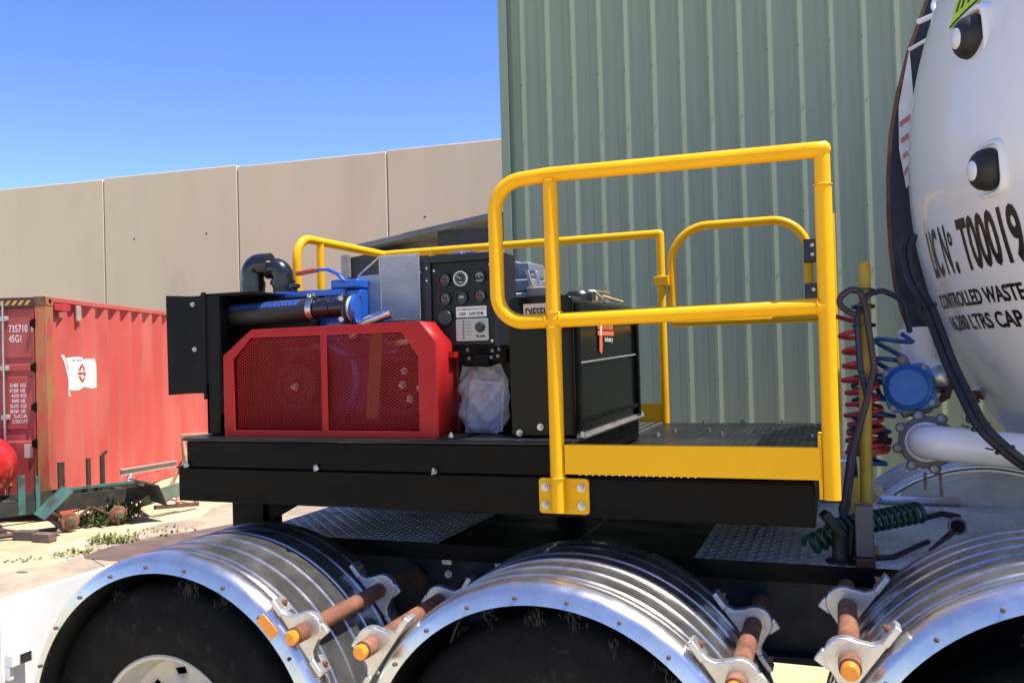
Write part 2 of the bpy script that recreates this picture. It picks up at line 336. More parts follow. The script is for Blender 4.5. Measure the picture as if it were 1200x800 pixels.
for xa, xb in ((-1.215, -.165), (-CW+.165, -1.225)):
    d = MB().box((xa, .035, .14), (xb, .075, CH-.14)).build('door', CONTD, ct, local=True)
    prof = [(.16, 0), (1.02, 0), (1.06, .022), (1.16, .022), (1.20, 0), (1.86, 0), (1.875, .022), (1.93, .022), (1.945, 0), (2.02, 0), (2.035, .022), (2.10, .022), (2.115, 0), (CH-.16, 0)]
    mbp = MB(); k = len(prof)
    mbp.add([(xa+.06, .022+d_, z) for z, d_ in prof]+[(xb-.03, .022+d_, z) for z, d_ in prof], [(i, i+1, k+i+1, k+i) for i in range(k-1)])
    mbp.build('door_panel', CONTD, d, local=True, smooth=False)
    MB().box((xa, .012, .14), (xa+.06, .034, CH-.14)).box((xb-.03, .012, .14), (xb, .034, CH-.14)).build('door_frame', CONTD, d, bev=.004, local=True)
    for lx in (xb-.38, xa+.25):
        MB().tube([(lx, -.02, .1), (lx, -.02, CH-.05)], .017, 10).build('lock_rod', ZINC, d, local=True)
        for z in (.5, 1.35, 1.98, 2.62): MB().box((lx-.05, -.028, z-.03), (lx+.05, .022, z+.03)).build('rod_bracket', mat('bracket_grey', (.4, .38, .36), .6, .3), d, bev=.006, local=True)
for z in (.35, 1.0, 1.47, 1.98, 2.55):
    MB().cyl((-.158, -.012, z-.06), (-.158, -.012, z+.06), .019, 10).box((-.22, .004, z-.04), (-.13, .011, z+.04)).build('hinge', BLK, ct, local=True)
text_mesh('735710', .092, (-.50, .0205, 2.445), X3, Z3, 'lettering', TXTW, ct, width=.245, bold=.012, local=True)
text_mesh('6', .092, (-.205, .0105, 2.445), X3, Z3, 'lettering', TXTW, ct, squeeze=.55, bold=.012, local=True)
text_mesh('45G1', .092, (-.50, .0205, 2.315), X3, Z3, 'lettering', TXTW, ct, width=.16, bold=.012, local=True)
for i, (a, b) in enumerate((('30.480', 'KGS'), ('67.200', 'LBS'), ('4.010', 'KGS'), ('8.840', 'LBS'), ('26.470', 'KGS'), ('58.360', 'LBS'), ('76.4', 'CU.M'), ('2.700', 'CU.FT'))):
    z = 1.735-i*.0665
    text_mesh(a, .046, (-.5+(.025 if len(a) < 6 else 0)+(.02 if len(a) < 5 else 0), .0205, z), X3, Z3, 'lettering', TXTW, ct, squeeze=.62, bold=.012, local=True)
    text_mesh(b, .046, (-.36 if i < 6 else -.385, .0205, z), X3, Z3, 'lettering', TXTW, ct, squeeze=.62, bold=.012, local=True)
MB().box((-.33, .0195, .82), (-.22, .0215, 1.0)).build('data_plate', mat('plate_cream', (.55, .42, .36), .5), ct, local=True)
# flag emblem follows the corrugations
def flagsurf(lx, y, z): return (corr(y)+lx, y, z)
def decal(name, pts, mt, lift, parent, ny=26):
    """pts: polygon in (y, z); sampled as vertical strips that follow the corrugated steel."""
    ys_ = [p[0] for p in pts]; y0, y1 = min(ys_), max(ys_)
    cut = sorted(set([y0+(y1-y0)*i/ny for i in range(ny+1)] + [k for k in ys if y0 < k < y1]))
    def span(y):
        zs = []
        for i in range(len(pts)):
            (a, za), (b, zb) = pts[i], pts[(i+1) % len(pts)]
            if a != b and min(a, b)-1e-9 <= y <= max(a, b)+1e-9: zs.append(za+(zb-za)*(y-a)/(b-a))
        return (min(zs), max(zs)) if zs else None
    mb = MB(); prev = None
    for y in cut:
        s = span(min(max(y, y0+1e-5), y1-1e-5))
        if s and prev: mb.quad(flagsurf(lift, prev[0], prev[1]), flagsurf(lift, y, s[0]), flagsurf(lift, y, s[1]), flagsurf(lift, prev[0], prev[2]))
        if s: prev = (y, *s)
    return mb.build(name, mt, parent, local=True, smooth=False)
FLW = mat('flag_white_vinyl', (.74, .72, .70), .5, var=.03)
fl = decal('flag_emblem', [(.47, 2.10), (.60, 2.105), (.85, 2.115), (1.05, 2.08), (1.28, 2.09), (1.41, 1.68), (1.2, 1.66), (1.0, 1.70), (.8, 1.645), (.66, 1.655)], FLW, .003, ct)
decal('flag_pole', [(.395, 2.14), (.44, 2.14), (.70, 1.575), (.63, 1.575)], FLW, .003, fl)
decal('flag_band', [(.49, 2.03), (.50, 2.03), (.64, 1.70), (.625, 1.70)], REDM, .005, fl)
cy, cz, er = .955, 1.885, .135
for pts in ([(-.95,.35),(-.62,.78),(-.2,.98),(-.2,.72),(-.5,.5),(-.65,.22)], [(-.95,.1),(-.3,.1),(-.3,-.14),(-.95,-.14)], [(-.95,-.3),(-.65,-.3),(-.45,-.62),(-.2,-.72),(-.2,-.98),(-.62,-.8)],
            [(-.1,1.0),(.1,1.0),(.1,-1.0),(-.1,-1.0)], [(.2,.98),(.62,.78),(.95,.3),(.62,.3),(.45,.55),(.2,.7)], [(.25,.3),(.6,.12),(.97,.1),(.97,-.35),(.72,-.3),(.62,-.1),(.25,-.12)], [(.2,-.72),(.45,-.62),(.6,-.45),(.9,-.5),(.62,-.8),(.2,-.98)]):
    decal('flag_logo', [(cy+a*er*1.15, cz+b*er) for a, b in pts], REDM, .006, fl, ny=5)
for y in (.74, .80, .86, .95, 1.01): decal('flag_mark', [(y, 2.075), (y+.03, 2.075), (y+.03, 2.055), (y, 2.055)], mat('grey_mark', (.3, .28, .28), .6), .005, fl, ny=2)
MB().box((-.03, .22, CH-.165), (-.004, .62, CH-.075)).build('vent_cover', CONTD if 0 else mat('vent_red', (.5, .03, .04), .5), ct, bev=.004, local=True)
MB().box((-.012, .33, CH-.26), (-.008, .44, CH-.19)).build('rust_patch', mat('rust_scab', (.32, .13, .09), .8, var=.3), ct, local=True)
MB().box((-.01, .76, CH-.29), (.02, .86, CH-.08)).build('lashing_lug', mat('lug_cream', (.45, .36, .3), .6, var=.3), ct, bev=.004, local=True)
# ---------------------------------------------------------------- yard clutter
def yard(lat, dep, z=0): return r0*lat + f0*dep + V((0, 0, z))
tr = thing('derelict_trailer', 'low green steel trailer frame with stakes and bare rusty hubs', 'trailer', tuple(yard(-6.06, 10.1)), rotz=R(61.2))
for v, mt in ((0, TDRK), (.62, TDRK)):
    MB().box((-1.6, v-.035, .22), (1.75, v-.028, .40)).box((-1.6, v-.035, .393), (1.75, v+.03, .40)).box((-1.6, v-.035, .22), (1.75, v+.03, .227)).build('main_rail', mt, tr, local=True)
for u in (-1.0, .1, .72, 1.4, 1.72): MB().box((u-.04, -.026, .24), (u+.04, .58, .36)).build('cross_member', TDRK, tr, local=True)
for u, v, h, wd, bent in ((.19, .0, .70, .075, 0), (.36, -.01, .68, .045, 0), (.74, .52, .76, .07, 0), (1.065, .52, .78, .045, 0), (1.23, .5, .80, .045, 1)):
    mb = MB().box((u-wd/2, v-.03, .23), (u-wd/2+.008, v+.03, h)).box((u-wd/2, v-.038, .23), (u+wd/2, v-.03, h))
    if bent: mb.bar((u, v, h), (u+.06, v, h+.05), .05, .03)
    mb.build('stake', TGRN if v < .1 else TDRK, tr, local=True)
MB().box((.20, -.02, .40), (.42, .02, .47)).build('stake_brace', TDRK, tr, local=True)
fd = MB().bar((.60, -.25, .505), (1.42, -.25, .505), .05, .03).build('mudguard', TGRN, tr, local=True)
MB().prism([(.30, -.66, .235), (.30, -.06, .235), (.60, -.08, .515), (.60, -.66, .515)], (.012, 0, .012)).build('mudguard_flap', TGRN, fd, local=True)
MB().prism([(1.40, -.62, .515), (1.40, -.02, .515), (1.58, -.02, .46), (1.58, -.62, .46)], (.01, 0, .012)).prism([(1.58, -.62, .46), (1.58, -.02, .46), (1.68, -.02, .20), (1.68, -.62, .20)], (.012, 0, .005)).build('mudguard_flap', TDRK, fd, local=True, smooth=False)
for u in (.65, 1.20):
    ax = MB().tube([(u, -.27, .12), (u, .75, .12)], .025, 10).build('axle', RUSTD, tr, local=True)
    for v in (-.27, .70):
        h = MB().lathe((u, v, .12), (0, -1, 0), [(-.03, .02), (-.03, .10), (.0, .112), (.03, .10), (.035, .06), (.07, .05), (.075, .0)], 18).build('hub', RUST, tr, local=True)
        MB().cyl((u, v-.07, .12), (u, v-.10, .12), .032, 10).build('hub_cap', TGRN, h, local=True)
    MB().tube([(u-.28, -.18, .24), (u-.1, -.18, .13), (u, -.18, .12), (u+.12, -.18, .14), (u+.26, -.18, .25)], .022, 8).build('leaf_spring', RUSTD, tr, local=True)
MB().prism([(1.55, -.05, .14), (2.15, .05, .22), (2.15, .05, .40), (1.75, -.03, .34), (1.55, -.05, .24)], (0, .015, 0)).build('end_plate', mat('pale_green_plate', (.16, .22, .15), .6, var=.3, col2=(.3, .28, .18), mix=(.5, .65)), tr, local=True)
MB().bar((1.7, -.1, .12), (2.35, .15, .05), .05, .05).build('drawbar', RUSTD, tr, local=True)
MB().tube([(-.6, -.3, .06), (.5, -.3, .05)], .03, 8).bar((-.3, -.28, .2), (.1, -.28, .08), .05, .03).build('axle_beam', RUSTD, tr, local=True)
rt = thing('air_receiver_tank', 'round-ended glossy red pressure tank resting on the green trailer', 'tank', tuple(yard(-6.63, 10.5, .40)), rotz=th)
MB().lathe((0, 0, .385), (1, 0, 0), [(-1.6, .0), (-1.58, .2), (-1.45, .37), (-1.4, .385), (.05, .385), (.06, .392), (.10, .392), (.11, .385), (.2, .372), (.3, .32), (.38, .24), (.43, .14), (.45, 0)], 40).build('shell', TRED, rt, local=True)
for x in (-.9, .12): MB().box((x-.02, -.22, -.015), (x+.02, .22, .1)).build('foot', TRED, rt, bev=.005, local=True)
MB().tube([(.02, 0, .75), (.02, 0, .82)], .035, 10).tube([(-.03, 0, .83), (.08, 0, .85)], .018, 8).build('valve', mat('brass_dull', (.25, .17, .1), .5, .6), rt, local=True)
def block(name, lab, lat, dep, sx, sy, sz, rz, mt):
    t = MB().box((-sx/2, -sy/2, 0), (sx/2, sy/2, sz)).build(name, mt, bev=.012); t.location = yard(lat, dep); t.rotation_euler = (0, 0, th+rz)
    return tag(t, lab, 'block', 'blocks lying on the sand')
block('paving_block', 'dark brown block lying on the sand, farther of the pair', -5.66, 9.86, .26, .12, .11, .2-.35, BRICKM)
block('paving_block', 'lighter brown block lying on the sand, nearer the tarmac of the pair', -5.38, 9.74, .25, .11, .10, -.3, mat('brown_block', (.17, .11, .085), .9, var=.25, scale=10, bump=.4))
st = MB().lathe((0, 0, .0), (0, 0, 1), [(0, .09), (.02, .10), (.035, .07), (.04, 0)], 9).build('stone', BRICKM); st.location = yard(-4.75, 8.2, .0); st.scale = (1, .5, .8)
tag(st, 'flat dark stone on bare sand beside the white panel', 'stone')
def weed(lab, lat, dep, rad, h, nleaf, mt, seed):
    rn = random.Random(seed); mb = MB()
    for i in range(nleaf):
        a = rn.uniform(0, 2*pi); q = rad*sqrt(rn.random()); x, y = q*cos(a)*1.6, q*sin(a)
        L_ = h*rn.uniform(.5, 1.1); wd = rn.uniform(.008, .02); a2 = rn.uniform(0, 2*pi); tilt = rn.uniform(.2, 1.3)
        d = V((cos(a2)*sin(tilt), sin(a2)*sin(tilt), cos(tilt))); sd_ = V((-sin(a2), cos(a2), 0))*wd
        p = V((x, y, rn.uniform(0, h*.5))); m1 = p+d*L_*.5; e = p+d*L_+V((0, 0, -L_*.2))
        mb.add([p-sd_*.4, p+sd_*.4, m1+sd_, e, m1-sd_], [(0, 1, 2, 4), (4, 2, 3)])
    o = mb.build('weed', mt, smooth=False); o.location = yard(lat, dep, 0); o.rotation_euler = (0, 0, th)
    if nleaf < 150: o['kind'] = 'stuff'
    return tag(o, lab, 'plant', 'weeds on the sand')
weed('dark green weed clump growing under the trailer between its hubs', -5.25, 10.75, .24, .16, 420, LEAFD, 1)
weed('taller dark green weed against the trailer axle by the right hub', -5.02, 10.95, .13, .28, 220, LEAFD, 2)
weed('yellow-green weed clump at the edge of the tarmac', -4.5, 9.5, .17, .11, 170, LEAF, 3)
weed('sparse line of low weeds along the tarmac edge beyond the yellowish clump', -4.2, 9.95, .3, .06, 110, LEAF, 4)
weed('thin straggly weed on bare sand nearest the tyre', -4.63, 8.95, .16, .07, 60, LEAF, 5)
weed('tiny dry weed patch between the flat stone and the blocks', -5.05, 8.75, .12, .04, 40, LEAF, 6)
ts = thing('rusty_trestle', 'rusty pipe trestle standing at the far end of the trailer', 'trestle', tuple(yard(-4.85, 12.5)), rotz=th)
RP = mat('pale_rust_pipe', (.38, .22, .13), .8, var=.3, scale=12)
for p, q in (((0, 0, .9), (-.02, .12, .0)), ((0, 0, .9), (.16, -.25, .45)), ((-.02, .0, .55), (-.2, -.25, 0)), ((.05, 0, .45), (.02, -.3, 0)), ((.16, -.25, .45), (.3, -.35, 0))):
    MB().tube([p, q], .028, 10).build('leg', RP, ts, local=True)
MB().tube([(-.02, 0, .92), (.75, .1, .95)], .032, 10).build('top_bar', RP, ts, local=True)
a_, b_ = yard(-5.36, 11.6, .56), yard(-4.93, 12.42, .57)
bm_ = MB().bar(a_, b_, .06, .012).bar(a_+V((0, 0, -.045)), b_+V((0, 0, -.045)), .012, .08).build('channel_beam', mat('pale_galvanised_channel', (.52, .45, .38), .5, .3, var=.15))
tag(bm_, 'pale steel channel leaning between the trailer and the trestle', 'beam')
pw = thing('white_pipe_prop', 'short white prop with a splayed foot holding up the pale channel', 'prop', tuple(yard(-5.3, 11.75)), rotz=th)
MB().tube([(0, 0, .50), (-.04, -.02, .22)], .03, 8).build('prop_tube', WHITE, pw, local=True)
MB().tube([(-.04, -.02, .22), (-.12, .05, .0)], .02, 8).tube([(-.04, -.02, .22), (.05, -.1, .0)], .02, 8).build('foot', RP, pw, local=True)
# ---------------------------------------------------------------- bin with open lid behind the deck
bn = thing('open_lid_bin', 'charcoal steel bin with a propped grey lid behind the engine', 'bin', (-3.5, 7.6, 0))
MB().box((-4.25, 6.95, 0.05), (-2.62, 8.3, 2.55)).build('body', BINM, bn, bev=.01)
MB().box((-4.29, 6.9, .05), (-4.22, 6.96, 2.95)).build('corner_post', mat('worn_grey_edge', (.25, .25, .25), .6, .3, var=.3), bn)
MB().prism([(-4.22, 6.96, 2.55), (-4.22, 6.96, 2.93), (-3.75, 6.96, 2.98), (-2.64, 6.96, 2.80), (-2.64, 6.96, 2.55)], (0, .05, 0)).prism([(-4.24, 6.96, 2.55), (-4.24, 8.2, 2.55), (-4.24, 8.2, 2.97), (-4.24, 6.96, 2.93)], (.03, 0, 0)).build('front_flap', BINM, bn)
MB().prism([(-4.1, 6.85, 2.98), (-2.66, 6.85, 3.17), (-2.66, 8.25, 3.17), (-4.1, 8.25, 2.98)], (0, 0, .055)).build('lid', BINL, bn, bev=.01)
MB().box((-3.3, 6.93, 2.9), (-2.68, 6.95, 3.1)).build('lid_skirt', BINM, bn)
MB().tube([(-2.72, 6.84, 3.235), (-2.72, 6.84, 3.28)], .03, 8).build('lid_catch', BLK, bn)
# ================================================================ TANKER TRUCK
tk = thing('tanker_truck', 'white vacuum tanker truck with polished wheel guards under the black deck', 'truck', (.5, 3.58, .1))
MB().box((-2.45, 3.06, .92), (3.2, 3.13, 1.24)).box((-2.45, 3.0, 1.20), (3.2, 3.06, 1.24)).box((-2.45, 3.0, .92), (3.2, 3.06, .945)).build('chassis_rail', NAVY, tk, bev=.004)
MB().box((-2.45, 3.9, .92), (3.2, 3.97, 1.24)).build('chassis_rail', NAVY, tk)
for x in (-2.2, -1.5, -.15, 1.2): MB().box((x-.06, 3.13, .95), (x+.06, 3.9, 1.2)).build('cross_member', NAVY, tk)
for x in (-1.42, -1.2, -1.0): MB().hexbolt((x, 3.0, 1.14), NY, .014, .012).box((x-.02, 2.985, 1.18), (x+.02, 3.0, 1.235)).build('bolt', CAST, tk)
dk = MB().box((-2.33, 2.965, 1.247), (-1.46, 4.19, 1.262)).build('deck_plate', CHKA, tk)
MB().box((-1.457, 2.965, 1.244), (-.48, 4.19, 1.259)).build('deck_plate', BLK, tk)
MB().box((-.477, 2.965, 1.247), (2.6, 4.19, 1.262)).build('deck_plate', CHKA, tk)
MB().box((-2.33, 2.953, 1.205), (2.6, 2.962, 1.265)).build('deck_edge', BLK, dk)
def tread(x0, x1, y0, y1, z, p, l, wd, h):
    mb = MB(); i = 0; y = y0
    while y < y1:
        j = 0; x = x0
        while x < x1:
            a = R(45) if (i+j) % 2 else R(-45)
            c, s_ = cos(a), sin(a); hl = l/2
            P_ = lambda u, v, zz: (x+u*c-v*s_, y+u*s_+v*c, zz)
            mb.add([P_(-hl, 0, z), P_(0, -wd/2, z), P_(hl, 0, z), P_(0, wd/2, z), P_(-hl*.6, 0, z+h), P_(hl*.6, 0, z+h)],
                   [(0, 1, 5, 4), (1, 2, 5), (2, 3, 4, 5), (3, 0, 4)])
            x += p; j += 1
        y += p; i += 1
    return mb
for xa, xb in ((-2.31, -1.48), (-.46, .95)): tread(xa, xb, 2.985, 4.17, 1.262, .034, .036, .010, .0025).build('tread_pattern', mat('worn_bright_tread', (.8, .79, .77), .38, .5, var=.1, scale=5, col2=(.45, .44, .43), mix=(.5, .75), mscale=3), dk, smooth=False, kind='stuff')
GRAD = .6055
def clamp_poly(ang, xc, zc, y, th_, mt, parent, tab, GRAD=.6055):
    t = V((-sin(ang), 0, cos(ang))); nn = V((cos(ang), 0, sin(ang))); c = V((xc, y, zc))+nn*(GRAD+.004)
    out = [(-.135, 0), (-.135, .014), (-.085, .018), (-.066, .03), (-.052, .06)]
    out += [(-.05*cos(k*pi/8), .06+.05*sin(k*pi/8)) for k in range(1, 8)] + [(.052, .06), (.066, .03), (.085, .018), (.135, .014), (.135, 0)]
    mb = MB().prism([c+t*a+nn*b for a, b in out], (0, th_, 0))
    for s_ in (-1, 1):
        q = c+t*(s_*.112); q = q+V((0, -.004, 0)); mb.prism([q+t*(-.029)-nn*.002, q+t*.029-nn*.002, q+t*.029+nn*.0165, q+t*(-.029)+nn*.0165], (0, th_+.028, 0))
    q = c+t*tab*.035+nn*.09+V((0, .005, 0))
    mb.prism([q-t*.018-nn*.02, q+t*.018-nn*.02, q+t*.018+nn*.022, q-t*.018+nn*.022], (0, th_-.01, 0))
    o = mb.build('clamp', mt, parent, bev=.004)
    for s_ in (-1, 1):
        q = c+t*(s_*.116)+nn*.014+V((0, th_+.004, 0)); MB().hexbolt(q, nn, .011, .008).build('bolt', RUST, parent)
    return o
def wheelset(xc, zc, wx, poles, refl=None, near=True, y0=2.239, GR=.6055):
    gd = MB()
    prof = [(.06, GR+.001)]
    for h in (.115, .205, .295, .385, .475, .555):
        prof += [(h-.009, GR), (h-.004, GR+.0045), (h+.004, GR+.0045), (h+.009, GR)]
    prof += [(.60, GR), (.612, GR-.006), (.615, GR-.03)]
    if not near: prof = [(.615-h, r) for h, r in prof][::-1]
    gd = gd.lathe((xc, y0, zc), (0, 1, 0), prof, 72, R(-14), R(194)).build('mudguard', ALU, tk, ang=16, solid=.003)
    MB().lathe((xc, y0, zc), (0, 1, 0), [(.03, GR-.012), (.60, GR-.012)], 72, R(-14), R(194)).build('shaded_inner_skin', mat('muddy_shaded_liner', (.018, .017, .016), .9, var=.4), gd)  # added dark skin: mud plus the shade inside the arch, put into its colour
    tp = [(.012, GR-.056), (-.004, GR-.056), (-.002, GR-.051), (.007, GR-.026), (.012, GR-.017), (.021, GR-.008), (.034, GR-.001), (.048, GR+.003), (.062, GR+.004), (.072, GR+.002)]
    if not near: tp = [(-.012+.0, GR-.064), (.0, GR-.062), (.002, GR-.03), (.0, GR-.012), (.008, GR-.001), (.018, GR+.004), (.03, GR+.003)]
    MB().lathe((xc, y0, zc), (0, 1, 0), tp, 72, R(-14), R(194)).build('edge_trim', ALUT, gd, ang=50, solid=.003)
    if near:
        for k in range(12):
            a = R(6+k*15.4); p = V((xc-cos(a)*(GR-.036), y0+.003, zc+sin(a)*(GR-.036)))
            MB().tube([p, p+V((0, -.006, 0)), p+V((0, -.009, 0))], [.006, .0055, .002], 10).build('rivet', RUSTD, gd)
    for px, pz in poles:
        ang = atan2(pz-zc, px-xc)
        pp = MB().tube(fillet([(px, y0-.03, pz), (px, 3.0, pz), (px+.0, 3.14, pz-.1)], .05), .027, 20).build('guard_pole', RUST, tk)
        MB().tube([(px, y0-.031, pz), (px, y0-.036, pz)], .0255, 20).build('pole_cap', RUSTD, pp)
        MB().tube([(px, y0-.032, pz), (px, y0-.05, pz), (px, y0-.056, pz)], [.0225, .0225, .016], 20).build('amber_lamp', AMB, pp)
        for y in (y0+.02, y0+.49): clamp_poly(ang, xc, zc, y, .03, CAST, pp, 1 if px < xc else -1, GR)
    if refl:
        a = refl; c = V((xc+cos(a)*(GR-.03), y0-.006, zc+sin(a)*(GR-.03))); t = V((-sin(a), 0, cos(a))); nn = V((cos(a), 0, sin(a)))
        MB().prism([c+t*.038-nn*.02, c-t*.038-nn*.02, c-t*.038+nn*.02, c+t*.038+nn*.02], (0, .004, 0)).build('amber_reflector', AMB, gd, bev=.002)
    # wheel
    if not near: return
    wl = MB().cyl((wx, 2.5, .675), (wx, 2.9, .675), .16, 24).build('wheel', NAVY, tk)
    for q in (2.30, 2.60):
        tp = [(.055, .295), (.02, .31), (.004, .36), (.0, .41), (.008, .455), (.017, .475), (.022, .505), (.035, .525), (.05, .537)]
        for h in (.09, .14, .19): tp += [(h-.006, .545), (h-.005, .528), (h+.005, .528), (h+.006, .545)]
        tp += [(.23, .537), (.245, .525), (.258, .505), (.262, .455), (.275, .41), (.26, .33), (.225, .295)]
        MB().lathe((wx, q, .675), (0, 1, 0), tp, 96).build('tyre', TYRE, wl, ang=40)
    rp = [(.035, .300), (.028, .308), (.024, .300), (.03, .29), (.06, .285), (.10, .272), (.13, .262), (.145, .225), (.15, .20), (.135, .155), (.13, .11), (.12, .10), (.05, .085), (.04, .07), (.035, .0)]
    def skip(i, j): return j in (7,) and i % 6 in (0, 1)
    MB().lathe((wx, 2.30, .675), (0, 1, 0), rp, 60, skip=skip).build('rim', RIMM, wl, ang=40, solid=.006)
    for k in range(10):
        a = 2*pi*k/10; MB().hexbolt((wx+cos(a)*.135, 2.435, .675+sin(a)*.135), NY, .017, .03).build('wheel_nut', ZINC, wl)
WC = [(-2.105, .705, .638), (-.79, .735, .604), (.575, .80, .642)]
wheelset(-2.105, .705, -2.18, [(-1.571, 1.138)], refl=R(47), GR=.638)
wheelset(-.79, .735, -.79, [(-1.331, 1.118), (-.2614, 1.125)], GR=.604)
wheelset(.575, .80, .575, [(.0115, 1.2016)], GR=.642)
wheelset(.60, .82, .6, [], near=False, y0=4.215, GR=.63)
for wx in (-2.18, -.8015, .5016):
    wl = MB().cyl((wx, 3.0, .675), (wx, 4.78, .675), .07, 16).build('axle', NAVY, tk)
    for q in (4.20, 4.50):
        MB().lathe((wx, q, .675), (0, 1, 0), [(.03, .295), (.0, .36), (.0, .43), (.02, .47), (.04, .51), (.06, .52), (.22, .52), (.25, .50), (.27, .43), (.25, .33), (.22, .295)], 48).build('tyre', TYRE, wl, ang=40)
    MB().lathe((wx, 4.3, .675), (0, 1, 0), [(0, 0), (0, .30), (.3, .30), (.3, 0)], 24).build('rim', RIMM, wl)
    MB().cyl((wx+.28, 3.2, .74), (wx+.28, 3.2, .95), .12, 20).cyl((wx+.1, 3.2, .56), (wx+.1, 3.2, .70), .1, 12).box((wx-.62, 3.14, .56), (wx+.3, 3.26, .68)).build('suspension_arm', NAVY, tk, bev=.01, kind='stuff')
MB().lathe((-1.42, 3.55, .74), (1, 0, 0), [(0, 0), (.02, .14), (.06, .18), (.94, .18), (.98, .14), (1.0, 0)], 28).build('arch_view_blocker', NAVY, tk, ang=40)  # added dark drum, hides the bright ground so the arch stays dark
mf = MB(); rn = random.Random(11)
for xc, zc, gr in WC:
    for k in range(9):
        ca = R(rn.choice([rn.gauss(98, 12), rn.gauss(62, 12), rn.gauss(78, 10), rn.gauss(35, 8)])); cr = gr-rn.uniform(.07, .115)
        for q in range(rn.randint(10, 34)):
            a = ca+rn.gauss(0, .028); rr = cr+rn.gauss(0, .014)
            p = V((xc+cos(a)*rr, rn.uniform(2.262, 2.285), zc+sin(a)*rr))
            d = V((rn.gauss(0, .3), rn.gauss(0, .2), -1)).normalized(); L_ = rn.uniform(.006, .026); s_ = V((.0006, 0, .0002)); m_ = p+d*L_*.5+V((rn.gauss(0, .002), -.002, 0))
            mf.add([p-s_, p+s_, m_+s_, m_-s_, p+d*L_], [(0, 1, 2, 3), (3, 2, 4)])
mf.build('dried_mud_strand', MUD, tk, smooth=False, kind='stuff')
# tank with dished end
AX, TY, TZ, RC, TR, RK = .29, 3.58, 2.63, 1.8, 1.13, .412
rcr = .93; hcr = RC-sqrt(RC*RC-rcr*rcr); a0_ = math.asin(rcr/RC)
def head(r):
    if r <= rcr: return RC-sqrt(RC*RC-r*r)
    if r >= TR-1e-4: return hcr+RK*cos(a0_)
    s_ = (r-rcr)/RK+sin(a0_); return hcr+RK*(cos(a0_)-sqrt(max(0, 1-s_*s_)))
prof = [(head(rcr*k/14), max(1e-4, rcr*k/14)) for k in range(15)] + [(hcr+RK*(cos(a0_)-cos(a0_+(pi/2-a0_)*k/10)), rcr+RK*(sin(a0_+(pi/2-a0_)*k/10)-sin(a0_))) for k in range(1, 11)] + [(.66, TR), (.665, TR+.012), (.70, TR+.012), (.705, TR), (6.0, TR), (6.3, TR-.3), (6.35, .0001)]
ts_ = MB().lathe((AX, TY, TZ), (1, 0, 0), prof, 128).build('tank_shell', TANKW, tk, ang=40)
def onhead(p, lift=.002):
    r = sqrt((p.y-TY)**2+(p.z-TZ)**2); return V((AX+head(r)-lift, p.y, p.z))
T_ = dict(surf=onhead)
MY = (0, -1, 0)
text_mesh('LIC N', .158, (0, 3.385, 2.213), MY, Z3, 'lettering', TXT, ts_, width=.205, bold=.02, **T_)
text_mesh('o', .062, (0, 3.168, 2.30), MY, Z3, 'lettering', TXT, ts_, width=.03, bold=.03, **T_)
text_mesh('.', .15, (0, 3.158, 2.213), MY, Z3, 'lettering', TXT, ts_, squeeze=.5, bold=.04, **T_)
text_mesh('T00019', .157, (0, 3.088, 2.213), MY, Z3, 'lettering', TXT, ts_, width=.305, bold=.03, **T_)
text_mesh('CONTROLLED WASTE', .048, (0, 3.445, 2.100), MY, Z3, 'lettering', TXT, ts_, width=.595, bold=.03, **T_)
text_mesh('16,280 LTRS CAP .', .048, (0, 3.41, 2.022), MY, Z3, 'lettering', TXT, ts_, width=.54, bold=.03, **T_)
def pod(y, z, k=1.0):
    b = onhead(V((0, y, z)), -.01); n_ = V((-1, -.30, -.05)).normalized(); x, yy, d = lookat(n_)
    def ring(w_, h_, off, nn=28): return [b+d*off+x*(w_*abs(cos(t))**.55*(1 if cos(t) > 0 else -1))+yy*(h_*abs(sin(t))**.55*(1 if sin(t) > 0 else -1)) for t in [2*pi*i/nn for i in range(nn)]]
    mb = MB(); L_ = [(.102, .104, -.03), (.102, .104, .004), (.097, .099, .014), (.090, .090, .016), (.082, .082, .010), (.080, .08, -.01)]
    vs = []; 
    for w_, h_, o_ in L_: vs += ring(w_*k, h_*k, o_)
    mb.add(vs, [(i*28+j, i*28+(j+1) % 28, (i+1)*28+(j+1) % 28, (i+1)*28+j) for i in range(len(L_)-1) for j in range(28)])
    c = mb.build('pod_collar', WHITE, tk, ang=60)
    MB().lathe(b, n_, [(0, .078*k), (.02, .077*k), (.038, .070*k), (.05, .058*k), (.058, .04*k), (.058, 0)], 28).build('rubber_dome', RUB, c, ang=40)
    MB().lathe(b, n_, [(.054, .037*k), (.060, .036*k), (.064, .03*k), (.066, 0)], 24).build('pod_cap', WHITE, c, ang=40)
pod(2.955, 2.915, .86); pod(2.865, 2.488, .82)
# fluoro sign and bars at the top of the head
mbx = MB(); ny, nz = 10, 12
vs = [onhead(V((0, 3.12-.36*i/ny, 3.0+.02*i/ny*2+.35*j/nz)), .004) for i in range(ny+1) for j in range(nz+1)]
mbx.add(vs, [(i*(nz+1)+j, (i+1)*(nz+1)+j, (i+1)*(nz+1)+j+1, i*(nz+1)+j+1) for i in range(ny) for j in range(nz)])
sg = mbx.build('warning_sign', LIME, tk)
mbx = MB()
for y in (3.095, 3.06, 3.02): mbx.add([onhead(V((0, y-a, 3.045+b)), .006) for a, b in ((0, 0), (.014, .0), (.03, .12), (.014, .12))], [(0, 1, 2, 3)])
mbx.add([onhead(V((0, 3.12-.36*i/10, 3.005+.02*i/10*2+b)), .006) for b in (0, .008) for i in range(11)], [(i, i+1, 12+i, 11+i) for i in range(10)])
mbx.build('sign_marking', TXT, sg, smooth=False)
